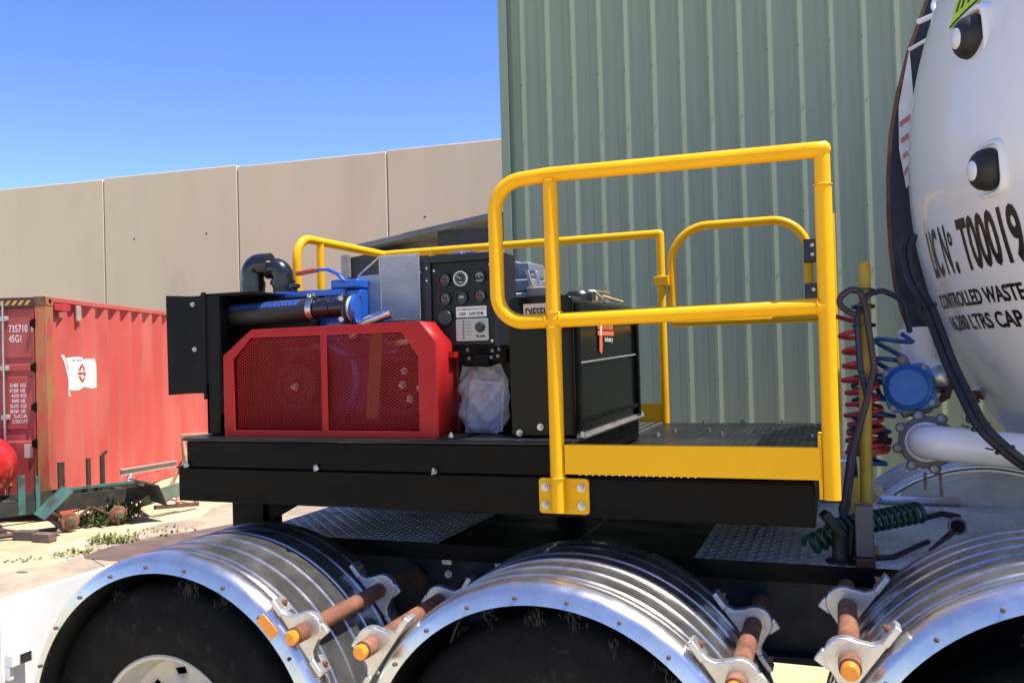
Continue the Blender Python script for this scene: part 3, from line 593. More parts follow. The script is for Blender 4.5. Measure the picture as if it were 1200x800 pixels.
# black end plate with rusty rim standing off the far side of the head
cl = [(.60, 3.78), (.50, 3.62), (.41, 3.432), (.331, 3.226), (.283, 3.05), (.249, 2.87), (.235, 2.70), (.231, 2.54), (.235, 2.38), (.247, 2.23), (.275, 2.10), (.305, 2.02)]
cl = fillet([(x, 4.0, z) for x, z in cl], .3, 3)
pl = MB().prism(cl+[V((.75, 4.0, 2.02)), V((.9, 4.0, 3.78))], (0, .02, 0)).build('end_plate', mat('black_plate_paint', (.010, .012, .02), .5, var=.3), tk)
rm = MB(); vs = []
for p in cl: vs += [p+V((-.003, -.004, 0)), p+V((.013, -.004, 0)), p+V((.013, .018, 0)), p+V((-.003, .018, 0))]
rm.add(vs, [(i*4+j, i*4+(j+1) % 4, i*4+4+(j+1) % 4, i*4+4+j) for i in range(len(cl)-1) for j in range(4)])
rm.build('rusty_rim', mat('brown_rim_rust', (.15, .065, .045), .8, var=.3, scale=15, bump=.3), pl)
pn = MB().prism([(.335, 3.94, 3.215), (.352, 3.94, 2.80), (.356, 3.94, 2.73), (.305, 3.94, 2.63), (.282, 3.94, 2.80), (.286, 3.94, 2.98)], (0, .008, 0)).build('side_sign', mat('pale_sign', (.62, .61, .60), .5), tk)
mbx = MB()
for i, z in enumerate((2.68, 2.75, 2.82, 2.89)): mbx.quad((.30-.004*i, 3.938, z), (.315+.01*min(i, 2), 3.938, z+.03), (.318+.01*min(i, 2), 3.938, z+.055), (.298-.004*i, 3.938, z+.022))
mbx.build('sign_marking', mat('faded_red_mark', (.45, .16, .15), .6), pn, smooth=False)
WT = WHITE
MB().tube([(.335, 3.93, 3.21), (.50, 3.4, 3.14)], .008, 8).build('stay_rod', WT, tk)
MB().tube([(.345, 3.9, 2.77), (.40, 3.6, 2.76)], .007, 8).build('stay_rod', WT, tk)
MB().tube(fillet([(.52, 3.75, 3.55), (.40, 3.75, 3.30), (.46, 3.7, 3.25)], .04), .010, 8).tube([(.37, 3.9, 3.31), (.46, 3.75, 3.29)], .012, 8).build('grab_handle', WT, tk)
MB().prism([(.455, 3.55, 3.27), (.425, 3.55, 3.22), (.44, 3.55, 3.13), (.47, 3.55, 3.17), (.468, 3.55, 3.2)], (0, .02, 0)).tube([(.45, 3.56, 3.2), (.52, 3.35, 3.17)], .012, 8).build('hook', WT, tk)
for i in range(2): MB().tube([(.30+.03*i, 3.70-.1*i, 2.75-.3*i), (.325+.03*i, 3.70-.1*i, 2.50-.2*i)], .006, 6).build('edge_clip', WT, tk)
sh = MB().box((.16, 4.16, 1.262), (.5, 4.5, 1.3)).box((-.10, 4.16, 1.262), (.06, 4.5, 1.46)).build('step_box', ALUT, tk, bev=.02)
MB().box((.27, 3.96, 1.97), (.46, 4.03, 2.03)).build('strap', mat('dull_grey_strap', (.12, .12, .13), .5), tk)
# near saddle plate under the head
MB().prism([(.60+.59*cos(pi*k/30), 4.212, .82+.59*sin(pi*k/30)) for k in range(31) if .82+.59*sin(pi*k/30) > 1.25], (0, -.006, 0)).build('splash_plate', CHKA, tk)
MB().prism([(1.5, 2.95, 1.262), (3.5, 2.95, 1.262), (3.5, 2.95, 1.65), (1.5, 2.95, 1.65)], (0, 1.25, 0)).build('tank_saddle', mat('pale_grey_bearer', (.40, .40, .41), .5, .2, var=.15), tk, bev=.01)
# ================================================================ DECK SKID
sk = thing('deck_skid', 'black steel deck frame carrying the engine and yellow railings', 'deck frame', (-1.2, 3.5, 1.45))
for y in (2.60, 4.36):
    MB().box((-2.356, y, 1.458), (-.066, y+.06, 1.584)).build('lower_beam', BLK, sk, bev=.004)
    MB().box((-2.316, y+.002, 1.588), (-.80 if y < 3 else -1.0, y+.06, 1.684)).build('upper_beam', BLK, sk, bev=.003)
for x in (-2.356, -.126):
    MB().box((x, 2.66, 1.458), (x+.06, 4.36, 1.584)).build('end_beam', BLK, sk, bev=.004)
for x in (-1.8, -1.2, -.7): MB().box((x, 2.66, 1.47), (x+.05, 4.36, 1.58)).build('cross_beam', BLK, sk)
MB().box((-2.316, 2.66, 1.588), (-2.26, 4.36, 1.684)).build('end_beam', BLK, sk)
MB().box((-.85, 2.66, 1.606), (-.80, 3.64, 1.684)).box((-1.05, 3.64, 1.606), (-1.0, 4.36, 1.684)).box((-1.0, 3.58, 1.606), (-.85, 3.64, 1.684)).build('end_beam', BLK, sk)
MB().box((-2.33, 2.592, 1.686), (-.79, 3.64, 1.697)).box((-2.33, 3.64, 1.686), (-1.0, 4.425, 1.697)).build('top_plate', CHKB, sk, bev=.003)
MB().box((-2.36, 2.592, 1.585), (-2.30, 2.66, 1.588)).box((-.80, 2.592, 1.585), (-.066, 2.61, 1.588)).build('lip', BLK, sk, kind='stuff')
dp = MB().box((-.795, 2.60, 1.592), (-.062, 4.435, 1.602)).box((-1.0, 3.645, 1.592), (-.795, 4.435, 1.602)).build('deck_plate', CHKB, sk, bev=.003)
tread(-.77, -.07, 2.63, 4.42, 1.602, .03, .030, .006, .0007).build('tread_pattern', CHKB, dp, smooth=False, kind='stuff')
for k in range(4): MB().box((-.965+k*.04, 3.68, 1.602), (-.953+k*.04, 4.36, 1.612)).build('tread_rib', ZINC, sk)
for x, y in ((-.63, 4.41), (-.44, 4.41), (-.25, 4.41), (-.55, 3.98), (-.47, 3.8), (-.70, 3.95), (-.74, 3.75), (-.1, 3.72), (-.1, 4.2)): MB().hexbolt((x, y, 1.602), Z3, .013, .01).build('bolt', ZINC, dp)
for x, z in ((-1.735, 1.588), (-1.27, 1.588), (-2.31, 1.588), (-1.25, 1.66)):
    if z < 1.6: MB().hexbolt((x, 2.594, z+.004), (0, -.5, 1), .012, .01).build('bolt', ZINC, sk)
MB().box((-2.41, 2.97, 1.262), (-2.25, 3.10, 1.458)).build('leg', BLK, sk, bev=.004)
for x, y in ((-2.41, 4.0), (-.4, 4.0), (-1.3, 4.0)): MB().box((x, y, 1.262), (x+.12, y+.1, 1.458)).build('leg', BLK, sk)
MB().prism([(-2.25, 2.99, 1.458), (-1.95, 2.99, 1.458), (-2.25, 2.99, 1.30)], (0, .01, 0)).build('gusset', BLK, sk)
for k in range(18): MB().cyl((-.755+k*.021, 2.566, 1.5995), (-.755+k*.021, 2.598, 1.5995), .0028, 6).build('drain_hole_light', WHITE if k % 1 == 0 else ZINC, dp)  # white pegs paint the dots of daylight at the drain holes
# ================================================================ YELLOW RAILS
NR, FR = .0235, .0215
r1 = thing('near_handrail', 'large yellow tube handrail with kickboard on the near edge of the deck', 'handrail', (-.45, 2.57, 1.48))
yn = 2.57
MB().tube(fillet([(-.83, yn, 2.083), (-1.016, yn, 2.083), (-1.016, yn, 2.535), (-.83, yn, 2.545), (-.016, yn, 2.535)], [0, .16, .15, 0, 0], 10), NR, 20).build('top_rail', YEL, r1, ang=60)
MB().tube([(-.828, yn, 1.479), (-.826, yn, 2.53)], NR, 20).build('post', YEL, r1, ang=60)
MB().tube([(-.83, yn, 2.083), (-.012, yn, 2.092), (-.004, yn, 2.092), (.002, yn, 2.092)], [NR, NR, NR*.8, NR*.3], 20).build('mid_rail', YEL, r1, ang=60)
MB().tube([(-.018, yn, 1.546), (-.016, yn, 2.43)], NR, 20).tube([(-.016, yn, 2.43), (-.016, yn, 2.53)], NR*.93, 20).lathe((-.016, yn, 2.535), (1, 0, 0), [(-.02, NR*1.005), (.012, NR*1.0), (.022, NR*.6), (.025, 0)], 20).build('post', YEL, r1, ang=60)
kb = MB().box((-.80, 2.556, 1.601), (-.046, 2.565, 1.693)).box((-.80, 2.565, 1.688), (-.046, 2.585, 1.693)).build('kick_board', YEL, r1, bev=.002)
mpl = MB().box((-.052, 2.56, 1.546), (-.042, 2.64, 1.73)).build('mount_plate', YEL, r1, bev=.002)
for z in (1.61, 1.565): MB().hexbolt((-.042, 2.585, z), X3, .012, .01).build('bolt', ZINC, mpl)
fp = MB().prism(fillet([(-.898, 2.598, 1.471), (-.733, 2.598, 1.471), (-.733, 2.598, 1.584), (-.898, 2.598, 1.584)], .012, 4, True), (0, -.012, 0)).build('mounting_flange', YEL, r1, bev=.002)
for x in (-.876, -.757):
    for z in (1.498, 1.555): MB().hexbolt((x, 2.586, z), NY, .013, .009).build('bolt', ZINC, fp)
for p, ax in (((-.826, yn, 2.525), Z3), ((-.826, yn, 2.06), Z3), ((-.826, yn, 2.108), Z3), ((-.803, yn, 2.088), X3), ((-.85, yn, 2.083), X3), ((-.040, yn, 2.0915), X3), ((-.016, yn, 2.435), Z3), ((-.8265, yn, 1.588), Z3)):
    pts = []; x_, y_, d_ = lookat(ax); q = V(p)
    for k in range(26): pts.append(q+(x_*cos(2*pi*k/26)+y_*sin(2*pi*k/26))*(NR+.0006)+d_*.0012*sin(k*2.1))
    MB().tube(pts, .0026, 6, close=True).build('weld_bead', YEL, r1)
r2 = thing('far_handrail', 'thinner yellow tube handrail round the far corner of the deck behind the engine', 'handrail', (-1.6, 4.4, 1.6))
yf, xl, zt = 4.4, -2.444, 2.582
MB().tube(fillet([(xl, 3.53, 1.70), (xl, 3.53, zt), (xl, yf, zt), (-.826, yf, zt), (-.826, yf, 1.604)], [0, .11, .012, .004, 0], 8), FR, 18).build('top_rail', YEL, r2, ang=60)
MB().tube([(xl, 3.735, 1.70), (xl, 3.735, zt)], FR*.9, 18).build('post', YEL, r2, ang=60)
for x in (-2.13,): MB().tube([(x, yf, 1.7), (x, yf, zt)], FR, 16).build('post', YEL, r2, ang=60)
MB().tube([(xl, yf, 2.135), (-.826, yf, 2.135)], FR*.9, 16).build('mid_rail', YEL, r2, ang=60)
MB().box((-.86, yf-.028, 2.31), (-.785, yf+.02, 2.36)).build('latch_lug', YEL, r2, bev=.003)
k2 = MB().box((-1.6, yf-.012, 1.61), (-.84, yf-.004, 1.705)).build('kick_board', YEL, r2, bev=.002)
mb = MB()
for i in range(5):
    for j in range(46):
        a = R(45) if (i+j) % 2 else R(-45); x = -1.59+j*.0165; z = 1.62+i*.018; c, s_ = cos(a)*.012, sin(a)*.012
        mb.add([(x-c, yf-.012, z-s_), (x-s_*.25, yf-.012, z+c*.25), (x+c, yf-.012, z+s_), (x+s_*.25, yf-.012, z-c*.25), (x, yf-.0145, z)], [(0, 1, 4), (1, 2, 4), (2, 3, 4), (3, 0, 4)])
mb.build('tread_pattern', YEL, k2, smooth=False, kind='stuff')
gt = thing('access_gate', 'yellow hoop gate with black hinges at the far edge of the deck', 'gate', (-.43, 4.4, 2.1))
MB().tube(fillet([(-.775, 4.42, 2.118), (-.775, 4.42, 2.61), (-.105, 4.42, 2.607), (-.105, 4.42, 2.118)], [.0, .19, .17, .0], 10), FR, 18).build('hoop', YEL, gt, ang=60)
MB().tube([(-.775, 4.42, 2.118), (-.05, 4.42, 2.118)], FR, 18).build('bottom_rail', YEL, gt, ang=60)
MB().tube([(.0, 4.42, 1.604), (.0, 4.42, 2.62)], FR, 16).build('hinge_post', YEL, gt, ang=60)
for z0, z1, nb in ((2.385, 2.50, 2), (2.205, 2.285, 1)):
    h = MB().box((-.125, 4.385, z0), (-.03, 4.4, z1)).box((-.125, 4.40, z0+.01), (-.02, 4.44, z1-.01)).build('hinge', BLKP, gt, bev=.004)
    for k in range(nb): MB().tube([(-.085, 4.385, z1-.032-k*.045), (-.085, 4.379, z1-.032-k*.045)], .009, 10).build('screw', ZINC, h)
# ================================================================ POWER PACK
rc = thing('radiator_cabinet', 'matt black sheet metal cabinet at the left end of the deck', 'cabinet', (-2.4, 3.2, 1.7))
CAB = mat('black_cabinet_paint', (.006, .006, .0065), .5, var=.2, bump=.08, bscale=120, spec=.14)
MB().box((-2.53, 2.765, 1.858), (-2.352, 3.75, 2.25)).build('body', CAB, rc, bev=.003)
MB().prism([(-2.535, 2.75, 1.853), (-2.345, 2.75, 1.862), (-2.345, 2.75, 2.262), (-2.36, 2.75, 2.262), (-2.365, 2.75, 2.245), (-2.538, 2.75, 2.257)], (0, .012, 0)).build('front_sheet', CAB, rc, bev=.002)
MB().box((-2.352, 2.935, 1.70), (-1.97, 3.75, 2.238)).build('rear_body', CAB, rc, bev=.003)
MB().box((-2.352, 2.765, 2.244), (-2.12, 3.72, 2.256)).build('top_sheet', CAB, rc, bev=.002)
MB().box((-2.347, 2.757, 1.697), (-2.282, 2.81, 2.245)).box((-2.347, 2.757, 1.697), (-2.335, 2.9, 1.9)).build('leg', CAB, rc, bev=.002)
MB().box((-2.353, 2.746, 1.835), (-2.344, 2.757, 1.866)).build('tab', CAB, rc)
for x, z in ((-2.40, 2.215), (-2.395, 2.035)): MB().hexbolt((x, 2.75, z), NY, .009, .006).build('bolt', ZINC, rc)
# black pipe bends
bp = thing('breather_bend', 'pair of glossy black plastic pipe elbows rising above the black cabinet', 'pipe', (-2.45, 3.3, 2.25))
PVC = mat('glossy_black_pipe', (.012, .012, .014), .22, var=.2, rvar=.06, spec=.6)
c1, c2 = V((-2.53, 3.3, 0)), V((-2.385, 3.33, 0))
def at(c, z): return V((c.x, c.y, z))
MB().tube(fillet([at(c1, 2.34), at(c1, 2.428), (c1+c2)/2+V((.02, 0, 2.428))], .064, 12), .053, 24).tube([at(c1, 2.325), at(c1, 2.352)], .058, 24).build('elbow', PVC, bp, ang=50)
MB().tube(fillet([(c1+c2)/2+V((0, 0, 2.408)), (c2+V((0, 0, 2.408))), at(c2, 2.32)], .064, 12), .049, 24).tube([at(c2, 2.33), at(c2, 2.352)], .057, 24).build('elbow', PVC, bp, ang=50)
MB().tube([at(c1, 2.25), at(c1, 2.33)], .055, 24).build('sleeve', PVC, bp, ang=50)
MB().tube([at(c2, 2.22), at(c2, 2.34)], .045, 24).build('sleeve', mat('brown_black_pipe', (.03, .016, .014), .35), bp, ang=50)
# suction hose
hz_ = thing('air_hose', 'thick black rubber hose with steel clamps and blue printing above the red guard', 'hose', (-2.1, 2.87, 2.17))
HY = 2.87
def hp(x): return V((x, HY, 2.171+(x+2.36)*.02))
MB().tube([hp(-2.37+i*.0455) for i in range(11)], .0445, 28).build('hose', RUB, hz_, ang=50)
MB().tube([hp(-1.905), hp(-1.83)], .040, 24).tube([hp(-1.835), hp(-1.828)], .0425, 24).tube(fillet([hp(-1.83), hp(-1.75), hp(-1.745)+V((0, 0, 0))], .01, 2), .038, 24).build('elbow', PVC, hz_, ang=50)
for x in (-2.335, -1.912):
    c = MB().lathe(hp(x), (1, 0, 0), [(-.013, .045), (-.013, .0475), (.013, .0475), (.013, .045)], 28).build('clamp', ZINC, hz_, ang=40)
    q = hp(x)+V((0, -.012, .05)); MB().bar(q-V((.018, 0, 0)), q+V((.018, 0, .006)), .016, .012).tube([q+V((0, -.018, .002)), q+V((0, .02, .002))], .006, 8).hexbolt(q+V((.0, -.018, .002)), NY, .008, .006, False).build('clamp_screw', ZINC, c)
for dz, w_, s_ in ((.024, .006, 3), (.034, .004, 9)):
    mb = MB(); rn = random.Random(s_); x = -2.29
    while x < -1.97:
        L_ = rn.uniform(.006, .016) if dz < .03 else .03
        t0 = math.asin(min(.99, dz/.0445)); dt = w_/.0445
        pts = []
        for xx in (x, x+L_):
            for t in (t0-dt, t0+dt): pts.append(hp(xx)+V((0, -cos(t)*.0449, sin(t)*.0449)))
        mb.add(pts, [(0, 1, 3, 2)]); x += L_+rn.uniform(.002, .006)
    mb.build('blue_printing', GLASSD, hz_, smooth=False, kind='stuff')
fpn = MB().box((-1.752, 2.80, 2.112), (-1.738, 2.945, 2.228)).build('flange_plate', BLKP, hz_, bev=.008)
for y in (2.817, 2.928):
    for z in (2.13, 2.21): MB().hexbolt((-1.752, y, z), (-1, 0, 0), .010, .012).build('bolt', ZINC, fpn)
for z in (2.13, 2.21): MB().tube([(-1.752, 2.80, z), (-1.74, 2.79, z)], .010, 10).build('bolt', ZINC, fpn)
# blue pump
pu = thing('blue_pump', 'bright blue vacuum pump with a lever handle behind the black hose', 'pump', (-2.0, 3.1, 1.8))
MB().lathe((-1.95, 3.12, 2.10), (-1, 0, 0), [(-.07, 0), (-.07, .10), (.0, .125), (.28, .125), (.33, .09), (.33, 0)], 32).build('casing', BLUE, pu, ang=40)
MB().prism(fillet([(-2.27, 3.02, 2.236), (-2.20, 2.97, 2.236), (-1.83, 2.97, 2.236), (-1.83, 3.22, 2.236), (-2.27, 3.22, 2.236)], .03, 4, True), (0, 0, .028)).build('top_cover', BLUE, pu, bev=.004)
for x in (-2.16, -2.04, -1.93): MB().box((x-.006, 2.985, 2.13), (x+.006, 3.0, 2.236)).build('cooling_fin', BLUE, pu)
MB().box((-1.94, 2.99, 2.08), (-1.775, 3.16, 2.262)).box((-1.90, 2.97, 2.262), (-1.772, 3.17, 2.30)).build('valve_block', BLUE, pu, bev=.008)
MB().tube([(-1.733, 2.872, 2.172), (-1.718, 2.876, 2.172)], .057, 24).build('inlet_flange', BLUE, pu, ang=40)
MB().tube([(-1.738, 2.872, 2.172), (-1.733, 2.872, 2.172)], .052, 24).build('gasket', mat('pale_green_gasket', (.55, .62, .5), .6), pu)
lv = MB().bar((-1.87, 2.98, 2.325), (-1.915, 2.98, 2.345), .02, .014).bar((-1.915, 2.98, 2.345), (-1.98, 2.98, 2.347), .02, .012).bar((-1.87, 2.98, 2.325), (-1.83, 2.98, 2.285), .02, .014).build('lever', BLUE, pu, bev=.003)
MB().bar((-1.965, 2.98, 2.347), (-2.065, 2.98, 2.336), .024, .017).build('lever_grip', mat('red_grip', (.45, .05, .04), .5), lv, bev=.004)
kn = MB()
kn.lathe((-2.09, 3.0, 2.264), (0, 0, 1), [(0, .012), (.012, .01), (.018, .022), (.032, .022), (.036, 0)], 12)
kn.build('knob', BLKP, pu)
MB().tube(fillet([(-1.80, 2.80, 2.04), (-1.69, 2.80, 1.98), (-1.69, 2.82, 1.88), (-1.74, 2.85, 1.80)], .06), .017, 14).build('volute_pipe', BLUE, pu)
MB().box((-1.86, 2.9, 1.75), (-1.58, 3.05, 2.06)).build('gearbox', mat('dark_blue_casing', (.006, .03, .14), .4), pu, bev=.02)
# belt guard
bg_ = thing('belt_guard', 'dark red box guard with expanded mesh windows at the front of the engine', 'guard', (-1.74, 2.74, 1.7))
OUT = [(-2.185, 1.698), (-2.185, 2.004), (-2.052, 2.100), (-1.345, 2.104), (-1.285, 2.028), (-1.285, 1.698)]
INN = [(-2.137, 1.722), (-2.137, 1.99), (-2.055, 2.068), (-1.418, 2.068), (-1.356, 1.982), (-1.356, 1.722)]
FY = 2.66
mb = MB(); vs = []
for (x, z), (u, v) in zip(OUT, INN): vs += [(x, FY, z), (u, FY, v), (u, FY+.006, v), (x, FY+.006, z)]
n = 6
for i in range(n):
    j = (i+1) % n
    for k in range(4): mb.f.append((i*4+k, j*4+k, j*4+(k+1) % 4, i*4+(k+1) % 4))
mb.v = vs
mb.build('front_frame', DRED, bg_, bev=.0015)
mb = MB(); k = len(OUT); q = [(x, FY+.006, z) for x, z in OUT]+[(x, 2.83, z) for x, z in OUT]
mb.add(q, [(i, i+1, k+i+1, k+i) for i in range(k-1)]); mb.build('side_sheet', DRED, bg_, ang=20, solid=.003)
MB().box((-1.748, FY-.003, 1.722), (-1.722, FY-.0005, 2.068)).build('mid_bar', DRED, bg_, bev=.001)
MB().box((-2.16, 2.825, 1.70), (-1.30, 2.828, 1.72)).box((-1.30, 2.828, 1.70), (-1.284, 2.845, 1.98)).build('rear_lip', DRED, bg_)
MB().box((-1.284, 2.76, 1.975), (-1.262, 2.80, 1.995)).build('tab', DRED, bg_)
ft = MB().box((-1.282, 2.64, 1.697), (-1.20, 2.83, 1.702)).build('foot', BLK, bg_, bev=.001)
MB().hexbolt((-1.235, 2.66, 1.702), Z3, .011, .009).build('bolt', ZINC, ft)
def inside(x, z):
    if not (-2.139 < x < -1.354 and 1.722 < z < 2.07): return False
    if x < -2.055 and z > 1.99+(x+2.137)*(.078/.082): return False
    if x > -1.418 and z > 2.068-(x+1.418)*(.086/.062): return False
    return True
def expanded(x0, x1, z0, z1, px, pz, y, wd, mt, parent, name):
    mb = MB(); nz = int((z1-z0)/pz)+1; nx = int((x1-x0)/px)+1
    for i in range(nx):
        for j in range(nz):
            x = x0+i*px; z = z0+j*pz
            for (a, b), (c, d) in (((x, z), (x+px/2, z+pz/2)), ((x+px/2, z+pz/2), (x+px, z)), ((x, z), (x+px/2, z-pz/2)), ((x+px/2, z-pz/2), (x+px, z))):
                if not (inside(a, b) and inside(c, d)): continue
                # knuckled strand: flat strip tilted like real expanded metal
                u = V((c-a, 0, d-b)).normalized(); w_ = V((-u.z, 0, u.x))*wd*.5; t_ = V((0, wd*.2, 0))
                A, B = V((a, y, b)), V((c, y, d))
                mb.add([A-w_+t_, A+w_-t_, B+w_-t_, B-w_+t_], [(0, 1, 2, 3)])
    return mb.build(name, mt, parent, smooth=False, kind='stuff')
expanded(-2.139, -1.354, 1.722, 2.07, .0196, .0118, FY+.010, .0034, mat('red_mesh_paint', (.25, .010, .013), .5, var=.1, spec=.15), bg_, 'expanded_mesh')
en = thing('engine', 'pulleys and belts of the engine behind the red mesh', 'engine', (-1.6, 2.95, 1.7))
PUL = mat('pulley_steel', (.012, .008, .008), .6, .0, var=.3)
for x, z, r in ((-1.93, 1.88, .09), (-1.47, 1.88, .11)):
    pl_ = MB().lathe((x, 2.76, z), (0, 1, 0), [(0, .0), (0, .02), (.01, .03), (.012, r*.7), (-.002, r*.8), (-.002, r), (.012, r*.93), (.028, r), (.05, r*.93), (.05, 0)], 32).build('pulley', PUL, en, ang=30)
    MB().hexbolt((x, 2.76, z), NY, .014, .012).build('pulley_bolt', ZINC, pl_)
for y in (2.772, 2.80):
    pts = []
    for k in range(9): a = R(90+k*22.5); pts.append((-1.93+.092*cos(a), y, 1.88+.092*sin(a)))
    for k in range(9): a = R(-90+k*22.5); pts.append((-1.47+.112*cos(a), y, 1.88+.112*sin(a)))
    MB().tube(pts, .007, 6, close=True).build('drive_belt', RUB, en)
MB().box((-2.12, 2.93, 1.70), (-1.0, 3.5, 2.04)).build('engine_block', mat('engine_black', (.014, .012, .013), .5, var=.3), en, bev=.02)
MB().prism([(-1.60, 2.715, 1.76), (-1.55, 2.715, 1.76), (-1.52, 2.715, 2.08), (-1.57, 2.715, 2.08)], (0, .006, 0)).build('strap', STRAP, en)
MB().tube([(-1.54, 2.80, 2.035), (-1.44, 2.80, 2.045)], .028, 16).build('chrome_pipe', ZINC, en)
for x, z in ((-1.39, 1.87), (-1.43, 1.83), (-1.45, 1.93)): MB().hexbolt((x, 2.74, z), NY, .012, .01).build('bolt', ZINC, en)
ex = MB().tube(fillet([(-1.76, 2.90, 2.06), (-1.70, 2.90, 2.12), (-1.60, 2.92, 2.152)], .04), .024, 18).tube([(-1.62, 2.917, 2.147), (-1.595, 2.921, 2.155)], .030, 18).build('exhaust_pipe', mat('blued_steel', (.62, .58, .54), .28, 1, var=.2, scale=25), en)
# perforated heat shield
hs_ = thing('heat_shield', 'silver perforated sheet heat shield box beside the gauge panel', 'heat shield', (-1.68, 3.1, 2.13))
def perforated(o, ux, uz, W_, H_, p, hr, clip=lambda a, b: True):
    """sheet with real square holes: a lattice of bars in both directions."""
    mb = MB(); o, ux, uz = V(o), V(ux), V(uz); nx, nz = int(W_/p), int(H_/p); b = p*(1-hr)
    P_ = lambda a, c: o+ux*a+uz*c
    for j in range(nz+1):
        for i in range(nx):
            off = (j % 2)*p/2; a = i*p+off; c = j*p
            if clip(a, c): mb.quad(P_(a, c), P_(a+p, c), P_(a+p, c+b), P_(a, c+b))
            if clip(a, c+b) and c+p <= H_+1e-6: mb.quad(P_(a, c+b), P_(a+b, c+b), P_(a+b, c+p), P_(a, c+p))
    return mb
perforated((-1.715, 3.05, 2.135), X3, Z3, .175, .255, .0085, .42, lambda a, c: True).build('front_screen', MESHS, hs_, smooth=False, kind='stuff')
sl = V((-.112, .018, 0)); sw = sl.length; sl.normalize()
perforated((-1.715, 3.05, 2.135), sl, Z3, sw, .185, .0085, .36).build('angled_screen', MESHS, hs_, smooth=False, kind='stuff')
up = V((-.035, .16, .09)); ul = up.length; up.normalize()
perforated((-1.54, 3.05, 2.39), (-1, 0, 0), up*.0+V((0, .9, .12)).normalized(), .175, .22, .0085, .36).build('top_screen', MESHS, hs_, smooth=False, kind='stuff')
cr_ = (V((-1.827, 3.068, 2.32))-V((-1.715, 3.05, 2.39)))
perforated((-1.715, 3.05, 2.39), cr_.normalized(), V((0, .9, .12)).normalized(), cr_.length, .16, .0085, .34).build('corner_screen', MESHS, hs_, smooth=False, kind='stuff')
for a_, b_ in (((-1.54, 3.05, 2.13), (-1.54, 3.05, 2.395)), ((-1.715, 3.05, 2.13), (-1.54, 3.05, 2.13)), ((-1.715, 3.05, 2.39), (-1.54, 3.05, 2.39)), ((-1.715, 3.05, 2.13), (-1.715, 3.05, 2.39)), ((-1.827, 3.068, 2.13), (-1.827, 3.068, 2.32)), ((-1.715, 3.05, 2.39), (-1.827, 3.068, 2.32))):
    MB().bar(a_, b_, .007, .004, (0.3, 1, .2)).build('edge_strip', MESHS, hs_)
MB().lathe((-1.63, 3.16, 2.25), (0, 1, 0), [(0, .06), (.03, .085), (.2, .085), (.2, 0)], 24).build('muffler', mat('dull_muffler_steel', (.3, .29, .28), .45, .7, var=.2), hs_)
MB().box((-1.80, 3.13, 2.14), (-1.56, 3.32, 2.33)).build('inner_shell', mat('dull_inner_sheet', (.17, .165, .16), .5, .3, var=.2), hs_, bev=.01)
MB().box((-1.535, 3.06, 2.10), (-1.39, 3.4, 2.36)).build('back_plate', GREYP, hs_)
# control panel
CI_D = mat('dull_bolt', (.2, .2, .2), .4, .8)
cp = thing('control_panel', 'charcoal control box with round gauges and a pale controller plate', 'control panel', (-1.25, 2.85, 2.02))
PY = 2.80
MB().box((-1.375, PY+.012, 2.018), (-1.105, PY+.16, 2.322)).build('box', GREYP, cp, bev=.004)
for a, b in (((-1.385, PY-.012, 2.05), (-1.362, PY+.10, 2.345)), ((-1.362, PY-.012, 2.318), (-1.118, PY+.10, 2.345)), ((-1.118, PY-.012, 2.01), (-1.095, PY+.16, 2.345))):
    MB().box(a, b).build('hood_sheet', GREYP, cp, bev=.002)
fpz = MB().box((-1.36, PY, 2.018), (-1.12, PY+.011, 2.316)).build('face_plate', mat('charcoal_face_plate', (.014, .0155, .018), .45, var=.08, bump=.05, bscale=250, spec=.25), cp, bev=.001)
for x, z in ((-1.35, 2.29), (-1.132, 2.30), (-1.352, 2.03), (-1.13, 2.03)): MB().tube([(x, PY, z), (x, PY-.004, z)], .005, 8).build('screw', ZINC, cp)
for z in (2.30, 2.255): MB().tube([(-1.374, PY-.012, z), (-1.374, PY-.016, z)], .004, 8).build('screw', ZINC, cp)
def gauge(x, z, r, bez, kind):
    c = (x, PY, z)
    g = MB().lathe(c, NY, [(0, r), (.008, r), (.012, r*.97), (.012, r*.86), (.006, r*.84)], 32).build('gauge', bez, cp, ang=30)
    MB().lathe(c, NY, [(.005, r*.86), (.0055, 0)], 28).build('dial', DIAL, g)
    y = PY-.0062
    def tick(a, r0_, r1_, w_, mt_mb):
        u = V((cos(a), 0, sin(a))); v = V((-sin(a), 0, cos(a)))*w_; o = V((x, y, z)); mt_mb.quad(o+u*r0_-v, o+u*r1_-v, o+u*r1_+v, o+u*r0_+v)
    mk = MB(); rd = MB()
    if kind == 'main':
        for k in range(13): tick(R(225-k*22.5), r*.62, r*.78, r*.025, mk)
        mk.quad((x-r*.28, y, z-r*.52), (x+r*.28, y, z-r*.52), (x+r*.28, y, z-r*.44), (x-r*.28, y, z-r*.44))
        tick(R(150), -r*.1, r*.62, r*.04, mk)
    elif kind == 'arc':
        for k in range(9): tick(R(200-k*27), r*.45, r*.7, r*.05, mk if k > 3 else rd)
        tick(R(215), 0, r*.6, r*.05, rd)
    elif kind == 'dual':
        for k in range(5): tick(R(150-k*30), r*.45, r*.68, r*.06, mk)
        for k in range(5): mk.quad(*[(x+(-.5+k*.25)*r+a*r, y, z-.5*r+b*r) for a, b in ((-.06, -.08), (.06, -.08), (.06, .08), (-.06, .08))])
        tick(R(90), 0, r*.5, r*.04, mk)
    elif kind == 'hours':
        mk.quad((x-r*.35, y, z-.05*r), (x+r*.35, y, z-.05*r), (x+r*.35, y, z+.3*r), (x-r*.35, y, z+.3*r))
    if mk.v: mk.build('scale_mark', mat('dial_grey', (.34, .35, .36), .5) if kind in ('hours', 'arc') else WMARK, g, smooth=False)
    if rd.v: rd.build('red_scale', REDM, g, smooth=False)
